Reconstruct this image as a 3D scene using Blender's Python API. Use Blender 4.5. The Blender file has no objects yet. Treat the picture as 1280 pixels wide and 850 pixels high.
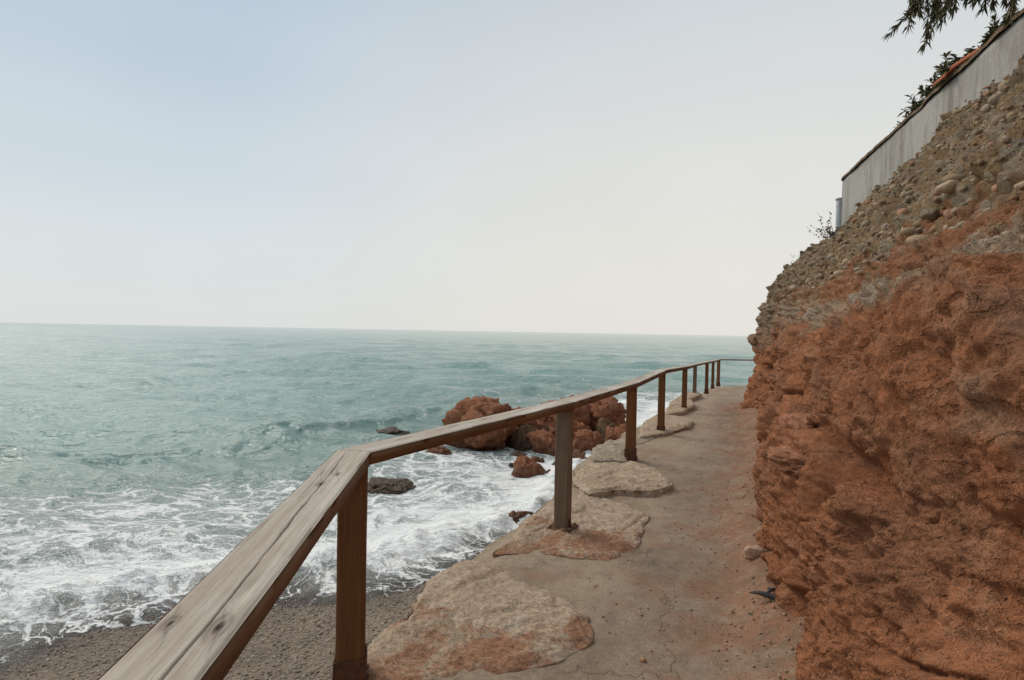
import bpy, bmesh, math, random
import numpy as np
from mathutils import Vector, Matrix, noise as mnoise

random.seed(7)
RNG = np.random.default_rng(11)
R = math.radians
SC = bpy.context.scene
COL = SC.collection

# ------------------------------------------------------------------ camera
EYE = 1.6
F_PX, W_PX, H_PX = 700.0, 1280.0, 850.0
PITCH, ROLL = R(-0.86), R(1.04)
cam_d = bpy.data.cameras.new('camera')
cam = bpy.data.objects.new('camera', cam_d); COL.objects.link(cam)
cam_d.sensor_width = 36.0; cam_d.lens = F_PX / W_PX * 36.0
cam_d.clip_start = 0.02; cam_d.clip_end = 120000.0
CAM_ROT = (Matrix.Rotation(math.pi / 2 + PITCH, 3, 'X') @ Matrix.Rotation(ROLL, 3, 'Z'))
cam.matrix_world = Matrix.Translation((0, 0, EYE)) @ CAM_ROT.to_4x4()
SC.camera = cam

# ------------------------------------------------------------------ world
SUN_EL, SUN_AZ = R(42), R(-48)          # azimuth measured from +Y towards +X
world = bpy.data.worlds.new('World'); SC.world = world; world.use_nodes = True
wn, wl = world.node_tree.nodes, world.node_tree.links
wn.clear()
w_out = wn.new('ShaderNodeOutputWorld'); w_bg = wn.new('ShaderNodeBackground')
w_bg.inputs['Strength'].default_value = 0.088
w_sky = wn.new('ShaderNodeTexSky'); w_sky.sky_type = 'NISHITA'; w_sky.sun_disc = False
w_sky.sun_elevation = SUN_EL; w_sky.sun_rotation = SUN_AZ
w_sky.air_density = 1.5; w_sky.dust_density = 1.0; w_sky.ozone_density = 1.0
w_tc = wn.new('ShaderNodeTexCoord')
w_sep = wn.new('ShaderNodeSeparateXYZ'); wl.new(w_tc.outputs['Generated'], w_sep.inputs[0])
w_ramp = wn.new('ShaderNodeValToRGB')
wl.new(w_sep.outputs['Z'], w_ramp.inputs['Fac'])
cr = w_ramp.color_ramp; cr.interpolation = 'EASE'
for i, (p, c) in enumerate([(0.0, (.68, .715, .715)), (.12, (.655, .71, .735)), (.26, (.58, .655, .715)), (.40, (.50, .59, .68)), (.56, (.42, .525, .63)), (1.0, (.68, .72, .76))]):
    e = cr.elements[i] if i < 2 else cr.elements.new(p)
    e.position = p; e.color = (*c, 1)
glow = Vector((math.sin(R(26)) * math.cos(R(11)), math.cos(R(26)) * math.cos(R(11)), math.sin(R(11))))
w_dot = wn.new('ShaderNodeVectorMath'); w_dot.operation = 'DOT_PRODUCT'
wl.new(w_tc.outputs['Generated'], w_dot.inputs[0]); w_dot.inputs[1].default_value = glow
w_gl = wn.new('ShaderNodeMapRange'); w_gl.interpolation_type = 'SMOOTHSTEP'
w_gl.inputs['From Min'].default_value = 0.58; w_gl.inputs['From Max'].default_value = 1.0
w_gl.inputs['To Min'].default_value = 0.0; w_gl.inputs['To Max'].default_value = 0.88
wl.new(w_dot.outputs['Value'], w_gl.inputs['Value'])
w_mix = wn.new('ShaderNodeMix'); w_mix.data_type = 'RGBA'
w_el = wn.new('ShaderNodeMapRange'); w_el.inputs['From Min'].default_value = .15; w_el.inputs['From Max'].default_value = .62
w_el.inputs['To Min'].default_value = 1.0; w_el.inputs['To Max'].default_value = .45; wl.new(w_sep.outputs['Z'], w_el.inputs['Value'])
w_gm = wn.new('ShaderNodeMath'); w_gm.operation = 'MULTIPLY'; wl.new(w_gl.outputs[0], w_gm.inputs[0]); wl.new(w_el.outputs[0], w_gm.inputs[1])
wl.new(w_gm.outputs[0], w_mix.inputs['Factor']); wl.new(w_ramp.outputs['Color'], w_mix.inputs[6])
w_mix.inputs[7].default_value = (.775, .755, .70, 1)
# faint uneven cloud veil
w_no = wn.new('ShaderNodeTexNoise'); w_no.inputs['Scale'].default_value = 2.2; w_no.inputs['Detail'].default_value = 3
wl.new(w_tc.outputs['Generated'], w_no.inputs['Vector'])
w_nr = wn.new('ShaderNodeMapRange'); w_nr.inputs['To Min'].default_value = 9.4; w_nr.inputs['To Max'].default_value = 10.6
wl.new(w_no.outputs['Fac'], w_nr.inputs['Value'])
w_mul = wn.new('ShaderNodeVectorMath'); w_mul.operation = 'SCALE'
wl.new(w_mix.outputs[2], w_mul.inputs[0]); wl.new(w_nr.outputs[0], w_mul.inputs['Scale'])
w_fin = wn.new('ShaderNodeMix'); w_fin.data_type = 'RGBA'; w_fin.inputs['Factor'].default_value = 0.96
wl.new(w_sky.outputs[0], w_fin.inputs[6]); wl.new(w_mul.outputs[0], w_fin.inputs[7])
wl.new(w_fin.outputs[2], w_bg.inputs['Color']); wl.new(w_bg.outputs[0], w_out.inputs[0])

# ------------------------------------------------------------------ sun
sun_d = bpy.data.lights.new('sun', 'SUN'); sun_d.energy = 1.7; sun_d.angle = R(28); sun_d.color = (1.0, .92, .80)
sun = bpy.data.objects.new('sun', sun_d); COL.objects.link(sun)
sdir = Vector((math.sin(SUN_AZ) * math.cos(SUN_EL), math.cos(SUN_AZ) * math.cos(SUN_EL), math.sin(SUN_EL)))
sun.rotation_euler = (-sdir).to_track_quat('-Z', 'Y').to_euler(); sun.location = sdir * 40

SC.view_settings.view_transform = 'Standard'; SC.view_settings.look = 'None'
SC.view_settings.exposure = 0.24; SC.view_settings.gamma = 1.0
SC.render.engine = 'CYCLES'
SC.cycles.max_bounces = 6; SC.cycles.diffuse_bounces = 3; SC.cycles.glossy_bounces = 3
SC.cycles.transparent_max_bounces = 8; SC.cycles.transmission_bounces = 2
SC.cycles.caustics_reflective = False; SC.cycles.caustics_refractive = False

# ------------------------------------------------------------------ where things stand: surveyed from the photo
def ray(px, py):
    return CAM_ROT @ Vector(((px - W_PX / 2) / F_PX, -(py - H_PX / 2) / F_PX, -1.0))
def ground(px, py, z=0.0):
    d = ray(px, py); t = (z - EYE) / d.z
    return Vector((0, 0, EYE)) + d * t
def at(px, py, depth):
    d = ray(px, py); t = depth / d.y
    return Vector((0, 0, EYE)) + d * t

# ------------------------------------------------------------------ numpy noise
_P = RNG.permutation(256).astype(np.int64); _P = np.concatenate([_P, _P, _P])
_G = RNG.normal(size=(256, 3)); _G /= np.linalg.norm(_G, axis=1)[:, None]
_J = RNG.random((256, 3))
def _h(ix, iy, iz):
    return _P[_P[_P[ix & 255] + (iy & 255)] + (iz & 255)]
def perlin(p):
    p = np.asarray(p, float); i = np.floor(p).astype(np.int64); f = p - i
    u = f * f * f * (f * (f * 6 - 15) + 10)
    r = 0
    for dx in (0, 1):
        wx = u[:, 0] if dx else 1 - u[:, 0]
        for dy in (0, 1):
            wy = u[:, 1] if dy else 1 - u[:, 1]
            for dz in (0, 1):
                wz = u[:, 2] if dz else 1 - u[:, 2]
                g = _G[_h(i[:, 0] + dx, i[:, 1] + dy, i[:, 2] + dz)]
                d = f - np.array([dx, dy, dz])
                r = r + wx * wy * wz * (g * d).sum(1)
    return r * 1.5
def fbm(p, octv=4, gain=.5, lac=2.03):
    p = np.asarray(p, float); a, s, r = 1.0, 1.0, 0
    for k in range(octv):
        r = r + a * perlin(p * s + 17.3 * k); a *= gain; s *= lac
    return r
def ridged(p, octv=4, gain=.5, lac=2.1):
    p = np.asarray(p, float); a, s, r = 1.0, 1.0, 0
    for k in range(octv):
        r = r + a * (1 - np.abs(perlin(p * s + 9.1 * k)) * 2); a *= gain; s *= lac
    return r
def worley(p):
    p = np.asarray(p, float); i = np.floor(p).astype(np.int64); f = p - i
    f1 = np.full(len(p), 9.0); f2 = np.full(len(p), 9.0); cid = np.zeros(len(p), np.int64); off_ = np.zeros((len(p), 3))
    for dx in (-1, 0, 1):
        for dy in (-1, 0, 1):
            for dz in (-1, 0, 1):
                h = _h(i[:, 0] + dx, i[:, 1] + dy, i[:, 2] + dz)
                o3 = f - _J[h] - np.array([dx, dy, dz]); d = np.linalg.norm(o3, axis=1)
                m = d < f1; off_[m] = o3[m]
                f2 = np.where(m, f1, np.minimum(f2, d)); cid = np.where(m, h, cid); f1 = np.where(m, d, f1)
    worley.off = off_
    return f1, f2, cid
def sstep(a, b, x):
    t = np.clip((x - a) / (b - a), 0, 1); return t * t * (3 - 2 * t)
def lerp(a, b, t):
    return a + (b - a) * t
def mixc(c, d, t):
    return c + (np.asarray(d, float) - c) * t[:, None]

# ------------------------------------------------------------------ mesh helpers
def mesh_np(name, verts, faces, mats, smooth=True, mat_idx=None):
    """faces: (n,3) or (n,4) array"""
    me = bpy.data.meshes.new(name)
    verts = np.asarray(verts, np.float32); faces = np.asarray(faces, np.int32)
    k = faces.shape[1]
    me.vertices.add(len(verts)); me.vertices.foreach_set('co', verts.ravel())
    me.loops.add(faces.size); me.loops.foreach_set('vertex_index', faces.ravel())
    me.polygons.add(len(faces))
    me.polygons.foreach_set('loop_start', np.arange(0, faces.size, k, dtype=np.int32))
    me.polygons.foreach_set('use_smooth', np.full(len(faces), smooth, bool))
    for m in (mats if isinstance(mats, (list, tuple)) else [mats]):
        me.materials.append(getattr(m, 'm', m))
    if mat_idx is not None:
        me.polygons.foreach_set('material_index', np.asarray(mat_idx, np.int32))
    me.update(calc_edges=True); me.validate()
    return me
def attr_f(me, name, vals):
    a = me.attributes.new(name, 'FLOAT', 'POINT'); a.data.foreach_set('value', np.asarray(vals, np.float32))
def attr_c(me, name, cols):
    a = me.attributes.new(name, 'FLOAT_COLOR', 'POINT')
    c = np.ones((len(cols), 4), np.float32); c[:, :3] = np.clip(cols, 0, 1); a.data.foreach_set('color', c.ravel())
def grid_faces(nu, nv):
    a = np.arange(nu - 1)[:, None] * nv + np.arange(nv - 1)[None, :]
    a = a.ravel()
    return np.stack([a, a + nv, a + nv + 1, a + 1], 1)
def link(name, me, parent=None, loc=None):
    o = bpy.data.objects.new(name, me); COL.objects.link(o)
    if loc is not None: o.location = loc
    if parent is not None: o.parent = parent
    return o
def tag(o, label=None, cat=None, group=None, kind=None):
    if label: o['label'] = label
    if cat: o['category'] = cat
    if group: o['group'] = group
    if kind: o['kind'] = kind
    return o
def empty(name, loc):
    o = bpy.data.objects.new(name, None); COL.objects.link(o); o.location = loc; o.empty_display_size = .2
    return o
def normals_of(verts, faces):
    v = verts[faces]
    if faces.shape[1] == 4: n = np.cross(v[:, 2] - v[:, 0], v[:, 3] - v[:, 1])
    else: n = np.cross(v[:, 1] - v[:, 0], v[:, 2] - v[:, 0])
    out = np.zeros_like(verts)
    for k in range(faces.shape[1]): np.add.at(out, faces[:, k], n)
    return out / (np.linalg.norm(out, axis=1)[:, None] + 1e-12)
_ICO = {}
def ico(sub):
    if sub not in _ICO:
        bm = bmesh.new(); bmesh.ops.create_icosphere(bm, subdivisions=sub, radius=1.0)
        bm.verts.ensure_lookup_table()
        _ICO[sub] = (np.array([v.co[:] for v in bm.verts]), np.array([[v.index for v in f.verts] for f in bm.faces]))
        bm.free()
    return _ICO[sub]
def tube(points, radii, seg=6):
    pts = [Vector(p) for p in points]; V = []; Fc = []
    up = Vector((.13, .31, .94))
    for i, p in enumerate(pts):
        t = (pts[min(i + 1, len(pts) - 1)] - pts[max(i - 1, 0)]).normalized()
        a = t.cross(up)
        if a.length < .05: a = t.cross(Vector((1, 0, 0)))
        a.normalize(); b = t.cross(a)
        for k in range(seg):
            an = 2 * math.pi * k / seg
            V.append(p + (a * math.cos(an) + b * math.sin(an)) * radii[i])
    for i in range(len(pts) - 1):
        for k in range(seg):
            k2 = (k + 1) % seg
            Fc.append((i * seg + k, i * seg + k2, (i + 1) * seg + k2, (i + 1) * seg + k))
    return np.array([v[:] for v in V]), np.array(Fc)
class Bag:
    """collects quads into one mesh"""
    def __init__(s): s.v = []; s.f = []; s.n = 0
    def add(s, v, f):
        s.v.append(np.asarray(v, float)); s.f.append(np.asarray(f) + s.n); s.n += len(v)
    def mesh(s, name, mat, smooth=True):
        return mesh_np(name, np.concatenate(s.v), np.concatenate(s.f), mat, smooth)

# ------------------------------------------------------------------ material helpers
class Mat:
    def __init__(s, name, rough=.9, spec=.3):
        s.m = bpy.data.materials.new(name); s.m.use_nodes = True
        s.n = s.m.node_tree.nodes; s.l = s.m.node_tree.links; s.n.clear()
        s.out = s.n.new('ShaderNodeOutputMaterial'); s.b = s.n.new('ShaderNodeBsdfPrincipled')
        s.l.new(s.b.outputs[0], s.out.inputs[0])
        s.b.inputs['Roughness'].default_value = rough
        s.b.inputs['Specular IOR Level'].default_value = spec
        s.tc = s.n.new('ShaderNodeTexCoord')
    def set(s, node, key, v):
        sock = node.inputs[key]
        if hasattr(v, 'is_output') or isinstance(v, bpy.types.NodeSocket): s.l.new(v, sock)
        else: sock.default_value = v
    def coord(s, scale=(1, 1, 1), which='Object'):
        mp = s.n.new('ShaderNodeMapping'); mp.inputs['Scale'].default_value = scale
        s.l.new(s.tc.outputs[which], mp.inputs['Vector']); return mp.outputs[0]
    def noise(s, scale, detail=4, rough=.55, vec=None, dist=0.0, out='Fac'):
        t = s.n.new('ShaderNodeTexNoise'); t.inputs['Scale'].default_value = scale
        t.inputs['Detail'].default_value = detail; t.inputs['Roughness'].default_value = rough
        t.inputs['Distortion'].default_value = dist
        s.l.new(vec if vec is not None else s.tc.outputs['Object'], t.inputs['Vector']); return t.outputs[out]
    def voro(s, scale, feature='F1', vec=None, out='Distance', rand=1.0):
        t = s.n.new('ShaderNodeTexVoronoi'); t.feature = feature; t.inputs['Scale'].default_value = scale
        t.inputs['Randomness'].default_value = rand
        s.l.new(vec if vec is not None else s.tc.outputs['Object'], t.inputs['Vector']); return t.outputs[out]
    def attr(s, name, out='Fac'):
        t = s.n.new('ShaderNodeAttribute'); t.attribute_name = name; return t.outputs[out]
    def rng(s, v, a, b, c=0.0, d=1.0, smooth=False):
        t = s.n.new('ShaderNodeMapRange'); t.clamp = True
        if smooth: t.interpolation_type = 'SMOOTHSTEP'
        s.set(t, 'Value', v)
        for k, x in zip(('From Min', 'From Max', 'To Min', 'To Max'), (a, b, c, d)): s.set(t, k, x)
        return t.outputs[0]
    def math(s, op, a, b=0.0, clamp=False):
        t = s.n.new('ShaderNodeMath'); t.operation = op; t.use_clamp = clamp
        s.set(t, 0, a); s.set(t, 1, b); return t.outputs[0]
    def mix(s, f, a, b, blend='MIX'):
        t = s.n.new('ShaderNodeMix'); t.data_type = 'RGBA'; t.blend_type = blend; t.clamp_factor = True
        s.set(t, 'Factor', f)
        for k, v in ((6, a), (7, b)):
            if isinstance(v, tuple): t.inputs[k].default_value = (*v[:3], 1)
            else: s.l.new(v, t.inputs[k])
        return t.outputs[2]
    def scale(s, c, f):
        t = s.n.new('ShaderNodeVectorMath'); t.operation = 'SCALE'; s.l.new(c, t.inputs[0]); s.set(t, 'Scale', f); return t.outputs[0]
    def bump(s, h, dist, strength=1.0, prev=None):
        t = s.n.new('ShaderNodeBump'); t.inputs['Distance'].default_value = dist; t.inputs['Strength'].default_value = strength
        s.l.new(h, t.inputs['Height'])
        if prev is not None: s.l.new(prev, t.inputs['Normal'])
        return t.outputs[0]
    def color(s, c): s.set(s.b, 'Base Color', (*c, 1) if isinstance(c, tuple) else c)
    def normal(s, n): s.l.new(n, s.b.inputs['Normal'])

def m_earth(name, fine=1.0, wet=False):
    """takes its albedo from the vertex attribute Col, adds grain"""
    m = Mat(name, .95, .15)
    c = m.attr('Col', 'Color')
    n1 = m.noise(3.1, 6, .65); n2 = m.noise(26 * fine, 5, .7); n3 = m.noise(140 * fine, 3, .6)
    f = m.math('MULTIPLY', m.rng(n1, .25, .75, .80, 1.2), m.rng(n2, .28, .72, .72, 1.26))
    f = m.math('MULTIPLY', f, m.rng(n3, .3, .7, .76, 1.24))
    wz = m.n.new('ShaderNodeVectorMath'); wz.operation = 'ADD'; m.l.new(m.coord((1, 1, 1.7)), wz.inputs[0])
    m.l.new(m.scale(m.noise(3.5, 4, .6, out='Color'), .45), wz.inputs[1])
    ed = m.voro(3.4 * fine, 'DISTANCE_TO_EDGE', wz.outputs[0]); ed2 = m.voro(11 * fine, 'DISTANCE_TO_EDGE', wz.outputs[0])
    fis = m.math('MAXIMUM', m.rng(ed, .0, .05), m.rng(m.noise(1.7, 3, .6), .44, .56))
    fis2 = m.math('MAXIMUM', m.rng(ed2, .0, .10), m.rng(m.noise(2.6, 3, .6), .42, .58))
    sv = m.voro(62 * fine, 'F1'); sc = m.voro(62 * fine, 'F1', out='Color'); bwc = m.n.new('ShaderNodeRGBToBW'); m.l.new(sc, bwc.inputs[0])
    spk = m.math('MULTIPLY', m.rng(sv, .30, .18), m.rng(bwc.outputs[0], .66, .70))
    m.color(m.mix(m.math('MULTIPLY', spk, .55), m.scale(c, f), (.40, .27, .18)))
    b = m.bump(n2, .026 / fine, .85); b = m.bump(fis, .035, .8, b); b = m.bump(fis2, .012, .8, b); b = m.bump(spk, .006, .7, b); b = m.bump(n3, .012 / fine, 1.0, b)
    m.normal(b)
    return m.m

M = {}
M['cliff'] = m_earth('cliff_earth')
M['pathm'] = None
# path: gritty trodden concrete
m = Mat('path_concrete', .93, .2)
c = m.attr('Col', 'Color'); n1 = m.noise(1.6, 5, .6); n2 = m.noise(40, 5, .75); n3 = m.noise(260, 2, .6)
vd = m.voro(75, 'F1'); grit = m.rng(vd, .0, .45, 1.22, .94)
f = m.math('MULTIPLY', m.rng(n1, .3, .7, .88, 1.1), m.rng(n2, .25, .75, .8, 1.2))
f = m.math('MULTIPLY', f, m.rng(n3, .25, .75, .74, 1.26)); f = m.math('MULTIPLY', f, grit)
wz = m.n.new('ShaderNodeVectorMath'); wz.operation = 'ADD'; m.l.new(m.tc.outputs['Object'], wz.inputs[0]); m.l.new(m.scale(m.noise(2.2, 5, .65, out='Color'), .7), wz.inputs[1])
ck = m.math('MAXIMUM', m.rng(m.voro(.62, 'DISTANCE_TO_EDGE', wz.outputs[0]), .0, .007), m.rng(m.noise(.9, 2), .45, .50))
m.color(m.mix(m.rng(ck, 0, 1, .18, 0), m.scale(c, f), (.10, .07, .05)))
b = m.bump(n2, .016, .9); b = m.bump(n3, .005, .9, b); b = m.bump(ck, .008, .8, b); m.normal(b)
M['path'] = m.m
# beach shingle
m = Mat('beach_shingle', .8, .35)
vc = m.voro(38, 'F1', out='Color'); vd = m.voro(38, 'F1'); n1 = m.noise(1.4, 4); n2 = m.noise(30, 4, .7)
bw = m.n.new('ShaderNodeRGBToBW'); m.l.new(vc, bw.inputs[0])
c = m.mix(m.rng(bw.outputs[0], .2, .8), (.14, .105, .075), (.33, .26, .19))
c = m.mix(m.rng(n2, .3, .7), c, (.22, .165, .12))
c = m.scale(c, m.rng(n1, .3, .7, .8, 1.15))
wet = m.attr('wet')
c = m.scale(c, m.rng(wet, 0, 1, 1.0, .5)); m.color(c)
m.set(m.b, 'Roughness', m.rng(wet, 0, 1, .85, .32))
m.normal(m.bump(vd, .03, .9, m.bump(n2, .03, .6)))
M['beach'] = m.m
# pebbles, per pebble colour
m = Mat('pebble_stone', .8, .3); c = m.attr('Col', 'Color'); n2 = m.noise(60, 4, .6)
m.color(m.scale(c, m.rng(n2, .3, .7, .8, 1.18))); m.normal(m.bump(n2, .01, .6)); M['pebble'] = m.m

def m_rock(name, ca, cb, cc, wetline=True, scale=1.0, crust=None, bm=1.0):
    m = Mat(name, .92, .25)
    n0 = m.noise(1.3 * scale, 5, .6, dist=.4); n1 = m.noise(6 * scale, 6, .68); n2 = m.noise(34 * scale, 5, .7); n3 = m.noise(150 * scale, 3, .6)
    c = m.mix(m.rng(n0, .35, .65), ca, cb); c = m.mix(m.rng(n1, .5, .68), c, cc)
    if crust:
        so = m.n.new('ShaderNodeSeparateXYZ'); m.l.new(m.tc.outputs['Object'], so.inputs[0])
        k = m.math('ADD', m.noise(2.6 * scale, 7, .72, dist=.6), m.math('MULTIPLY', so.outputs['Y'], -.22))
        c = m.mix(m.rng(k, .50, .60, 0, .85), c, crust)
    c = m.scale(c, m.math('MULTIPLY', m.rng(n2, .28, .72, .55, 1.42), m.rng(n3, .3, .7, .74, 1.26)))
    if wetline:
        g = m.n.new('ShaderNodeNewGeometry'); sp = m.n.new('ShaderNodeSeparateXYZ'); m.l.new(g.outputs['Position'], sp.inputs[0])
        zz = m.math('ADD', sp.outputs['Z'], m.rng(n1, .3, .7, -.14, .14))
        wt = m.rng(zz, -1.18, -.86, 1, 0)
        c = m.scale(c, m.rng(wt, 0, 1, 1, .45)); m.set(m.b, 'Roughness', m.rng(wt, 0, 1, .92, .4))
    m.color(c)
    m.normal(m.bump(n3, .008 * bm, .8, m.bump(n2, .03 * bm, .9, m.bump(n1, .09 * bm, .7))))
    return m.m
M['redrock'] = m_rock('red_rock', (.33, .125, .058), (.23, .09, .045), (.37, .19, .105))
M['brownrock'] = m_rock('brown_rock', (.17, .095, .05), (.115, .068, .038), (.25, .15, .085))
M['ochrerock'] = m_rock('ochre_rock', (.54, .405, .285), (.48, .345, .23), (.60, .48, .355), crust=None)
M['dustrock'] = m_rock('dusty_ledge_stone', (.54, .405, .285), (.48, .345, .235), (.60, .485, .365), crust=(.36, .165, .085))
M['palerock'] = m_rock('pale_rock', (.45, .36, .26), (.40, .32, .23), (.52, .44, .34))
# wood
def m_wood(name, ca, cb, cc, grain=1.0, stain=True):
    m = Mat(name, .75, .25)
    v = m.coord((1.2, 26, 26)); v2 = m.coord((3.5, 120, 120))
    n0 = m.noise(.9, 4, .6, m.coord((1, 4, 4))); n1 = m.noise(2.2, 6, .65, v, dist=.35); n2 = m.noise(2.0, 4, .7, v2)
    c = m.mix(m.rng(n1, .32, .68), ca, cb); c = m.mix(m.rng(n0, .5, .72), c, cc)
    c = m.scale(c, m.rng(n2, .25, .75, .84, 1.14))
    if stain:
        k = m.attr('stain'); c = m.mix(k, c, (.085, .042, .018))
        k2 = m.attr('crack'); c = m.mix(k2, c, (.02, .014, .01))
    m.color(c); m.normal(m.bump(n2, .0025, .8, m.bump(n1, .006, .7)))
    return m.m
M['wood_top'] = m_wood('weathered_wood', (.47, .405, .335), (.345, .275, .215), (.56, .50, .435))
M['wood_side'] = m_wood('stained_wood', (.17, .075, .028), (.11, .048, .018), (.24, .12, .05), stain=False)
M['wood_post'] = m_wood('post_wood', (.19, .078, .026), (.12, .048, .017), (.24, .11, .044), stain=False)
M['wood_grey'] = m_wood('greyed_post_wood', (.215, .15, .10), (.14, .088, .052), (.28, .21, .15), stain=False)
m = Mat('rusty_iron', .85, .4); n1 = m.noise(22, 6, .7); m.color(m.mix(m.rng(n1, .35, .65), (.045, .022, .012), (.15, .055, .022)))
m.normal(m.bump(n1, .01, .7)); M['rust'] = m.m
# plaster wall
m = Mat('old_plaster', .95, .1); n0 = m.noise(1.9, 7, .7, m.coord((1, 1, .22)), dist=.6); n1 = m.noise(7, 6, .7); n2 = m.noise(50, 4, .7)
c = m.mix(m.rng(n0, .42, .66), (.39, .365, .335), (.19, .165, .135)); c = m.mix(m.rng(n1, .56, .68), c, (.31, .265, .215))
m.color(m.scale(c, m.rng(n2, .3, .7, .85, 1.12))); m.normal(m.bump(n2, .01, .6, m.bump(n1, .03, .5))); M['plaster'] = m.m
m = Mat('coping_mortar', .95, .1); n1 = m.noise(9, 5, .7); m.color(m.mix(m.rng(n1, .35, .65), (.10, .07, .045), (.22, .15, .10)))
m.normal(m.bump(n1, .02, .7)); M['coping'] = m.m
m = Mat('terracotta', .9, .2); n1 = m.noise(16, 5, .7); m.color(m.mix(m.rng(n1, .35, .65), (.42, .13, .055), (.30, .085, .04)))
m.normal(m.bump(n1, .008, .6)); M['terracotta'] = m.m
m = Mat('pale_post_paint', .6, .3); n1 = m.noise(8, 5, .7); m.color(m.mix(m.rng(n1, .4, .65), (.50, .52, .54), (.36, .36, .36))); M['palepost'] = m.m
def m_leaf(name, ca, cb):
    m = Mat(name, .7, .3); oi = m.n.new('ShaderNodeNewGeometry')
    c = m.mix(oi.outputs['Random Per Island'], ca, cb); m.color(c)
    return m.m
M['leaf_dark'] = m_leaf('dark_leaves', (.065, .075, .028), (.17, .145, .065))
M['leaf_needle'] = m_leaf('needles', (.055, .055, .022), (.15, .12, .055))
M['leaf_dry'] = m_leaf('dry_leaves', (.10, .075, .03), (.17, .085, .04))
m = Mat('bark', .95, .1); n1 = m.noise(14, 5, .7); m.color(m.mix(m.rng(n1, .35, .65), (.06, .045, .032), (.13, .10, .075))); m.normal(m.bump(n1, .02, .8)); M['bark'] = m.m
m = Mat('black_scrap', .6, .4); n1 = m.noise(30, 4, .6); m.color(m.mix(m.rng(n1, .35, .65), (.025, .024, .022), (.075, .07, .062))); m.normal(m.bump(n1, .004, .7)); M['scrap'] = m.m

# ------------------------------------------------------------------ the lie of the land
ZW = -1.3                               # mean water level; the path near the camera is z = 0
def zpath(y):
    return -0.27 * sstep(9.0, 20.5, np.asarray(y, float))
SHORE = np.array([(-40, -9), (-16, -1), (-9, 2.2), (-6.2, 3.8)] +
                 [tuple(ground(px, py, ZW)[:2]) for px, py in ((0, 820), (60, 803), (115, 780), (200, 765), (300, 755), (400, 744), (470, 735), (540, 716))] +
                 [(-.25, 7.3), (.35, 8.0), (1.0, 9.3), (2.0, 11.4), (3.4, 14.1), (5.0, 17.3), (7.2, 22.0), (12, 22.8), (45, 24.5)])
def shore_dist(x, y):
    """signed distance to the shoreline, positive out to sea"""
    p = np.stack([x, y], 1); best = np.full(len(p), 1e9); sgn = np.ones(len(p))
    for a, b in zip(SHORE[:-1], SHORE[1:]):
        ab = b - a; t = np.clip(((p - a) @ ab) / (ab @ ab), 0, 1)
        q = p - (a + t[:, None] * ab); d = np.sqrt((q ** 2).sum(1))
        cr_ = ab[0] * (p[:, 1] - a[1]) - ab[1] * (p[:, 0] - a[0])
        m_ = d < best - 1e-9
        sgn = np.where(m_, np.sign(cr_), sgn); best = np.where(m_, d, best)
    return best * sgn
def beach_z(x, y, s):
    z = ZW - .13 * s
    z = np.where(s < 0, np.minimum(z, -.72 + .02 * np.tanh(-s)), np.maximum(z, -4.5))
    p = np.stack([x, y, np.zeros_like(x)], 1)
    return z + .035 * fbm(p * .8, 3) + .012 * fbm(p * 4, 3)

# ---- sea
def axis(lo_f, hi_f, step, lo, hi, grow):
    c = list(np.arange(lo_f, hi_f, step)); s = step; v = c[-1]
    while v < hi: s *= grow; v += s; c.append(v)
    s = step; v = c[0]; pre = []
    while v > lo: s *= grow; v -= s; pre.append(v)
    return np.array(pre[::-1] + c)
xs = axis(-9.0, 4.0, .06, -40000, 40000, 1.045); ys = axis(4.2, 15.0, .05, -60, 60000, 1.03)
X, Y = np.meshgrid(xs, ys, indexing='ij'); x = X.ravel(); y = Y.ravel()
near = (np.abs(x) < 120) & (y < 160)
s = np.full(len(x), 60.0); s[near] = shore_dist(x[near], y[near]); s[(y < 0) & ~near] = np.where(x[(y < 0) & ~near] > -30, -20, 60)
dist = np.hypot(x, y)
z = np.zeros(len(x)); rw = np.random.default_rng(5)
for k in range(46):
    lam = 9.0 * (.88 ** k) + .12
    th = R(-104) + rw.normal() * (.30 if k < 14 else .75)
    amp = .0085 * lam ** .95 * rw.uniform(.6, 1.2)
    ph = (x * math.cos(th) + y * math.sin(th)) * 2 * math.pi / lam + rw.uniform(0, 6.28)
    fade = np.clip(1.3 - dist * .022 / lam, 0, 1)
    w_ = np.sin(ph + .6 * np.sin(ph * .31 + k)); z += amp * fade * (w_ + .35 * np.abs(w_) ** 2)
pts = np.stack([x, y, 0 * x], 1)
shal = sstep(-.2, 5.0, s)
z *= .25 + .75 * shal
nn = np.zeros(len(x)); nn[near] = fbm(pts[near] * np.array([.5, .5, 1]), 3)
nf = np.zeros(len(x)); nf[near] = fbm(pts[near] * 2.6, 4)
# swell lines standing up as they near the beach
for s_c, wdt_, hgt in ((8.2, .55, .15), (12.5, .7, .13), (18.0, 1.0, .15), (25.5, 1.3, .17), (35.0, 1.7, .20), (47.0, 2.2, .22)):
    q_ = s - s_c - 1.4 * nn - .25 * nf; z += hgt * np.exp(-(q_ / np.where(q_ < 0, wdt_, wdt_ * 2.0)) ** 2) * near * sstep(-.45, .45, perlin(pts * np.array([.11, .05, 0]) + s_c))
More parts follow.
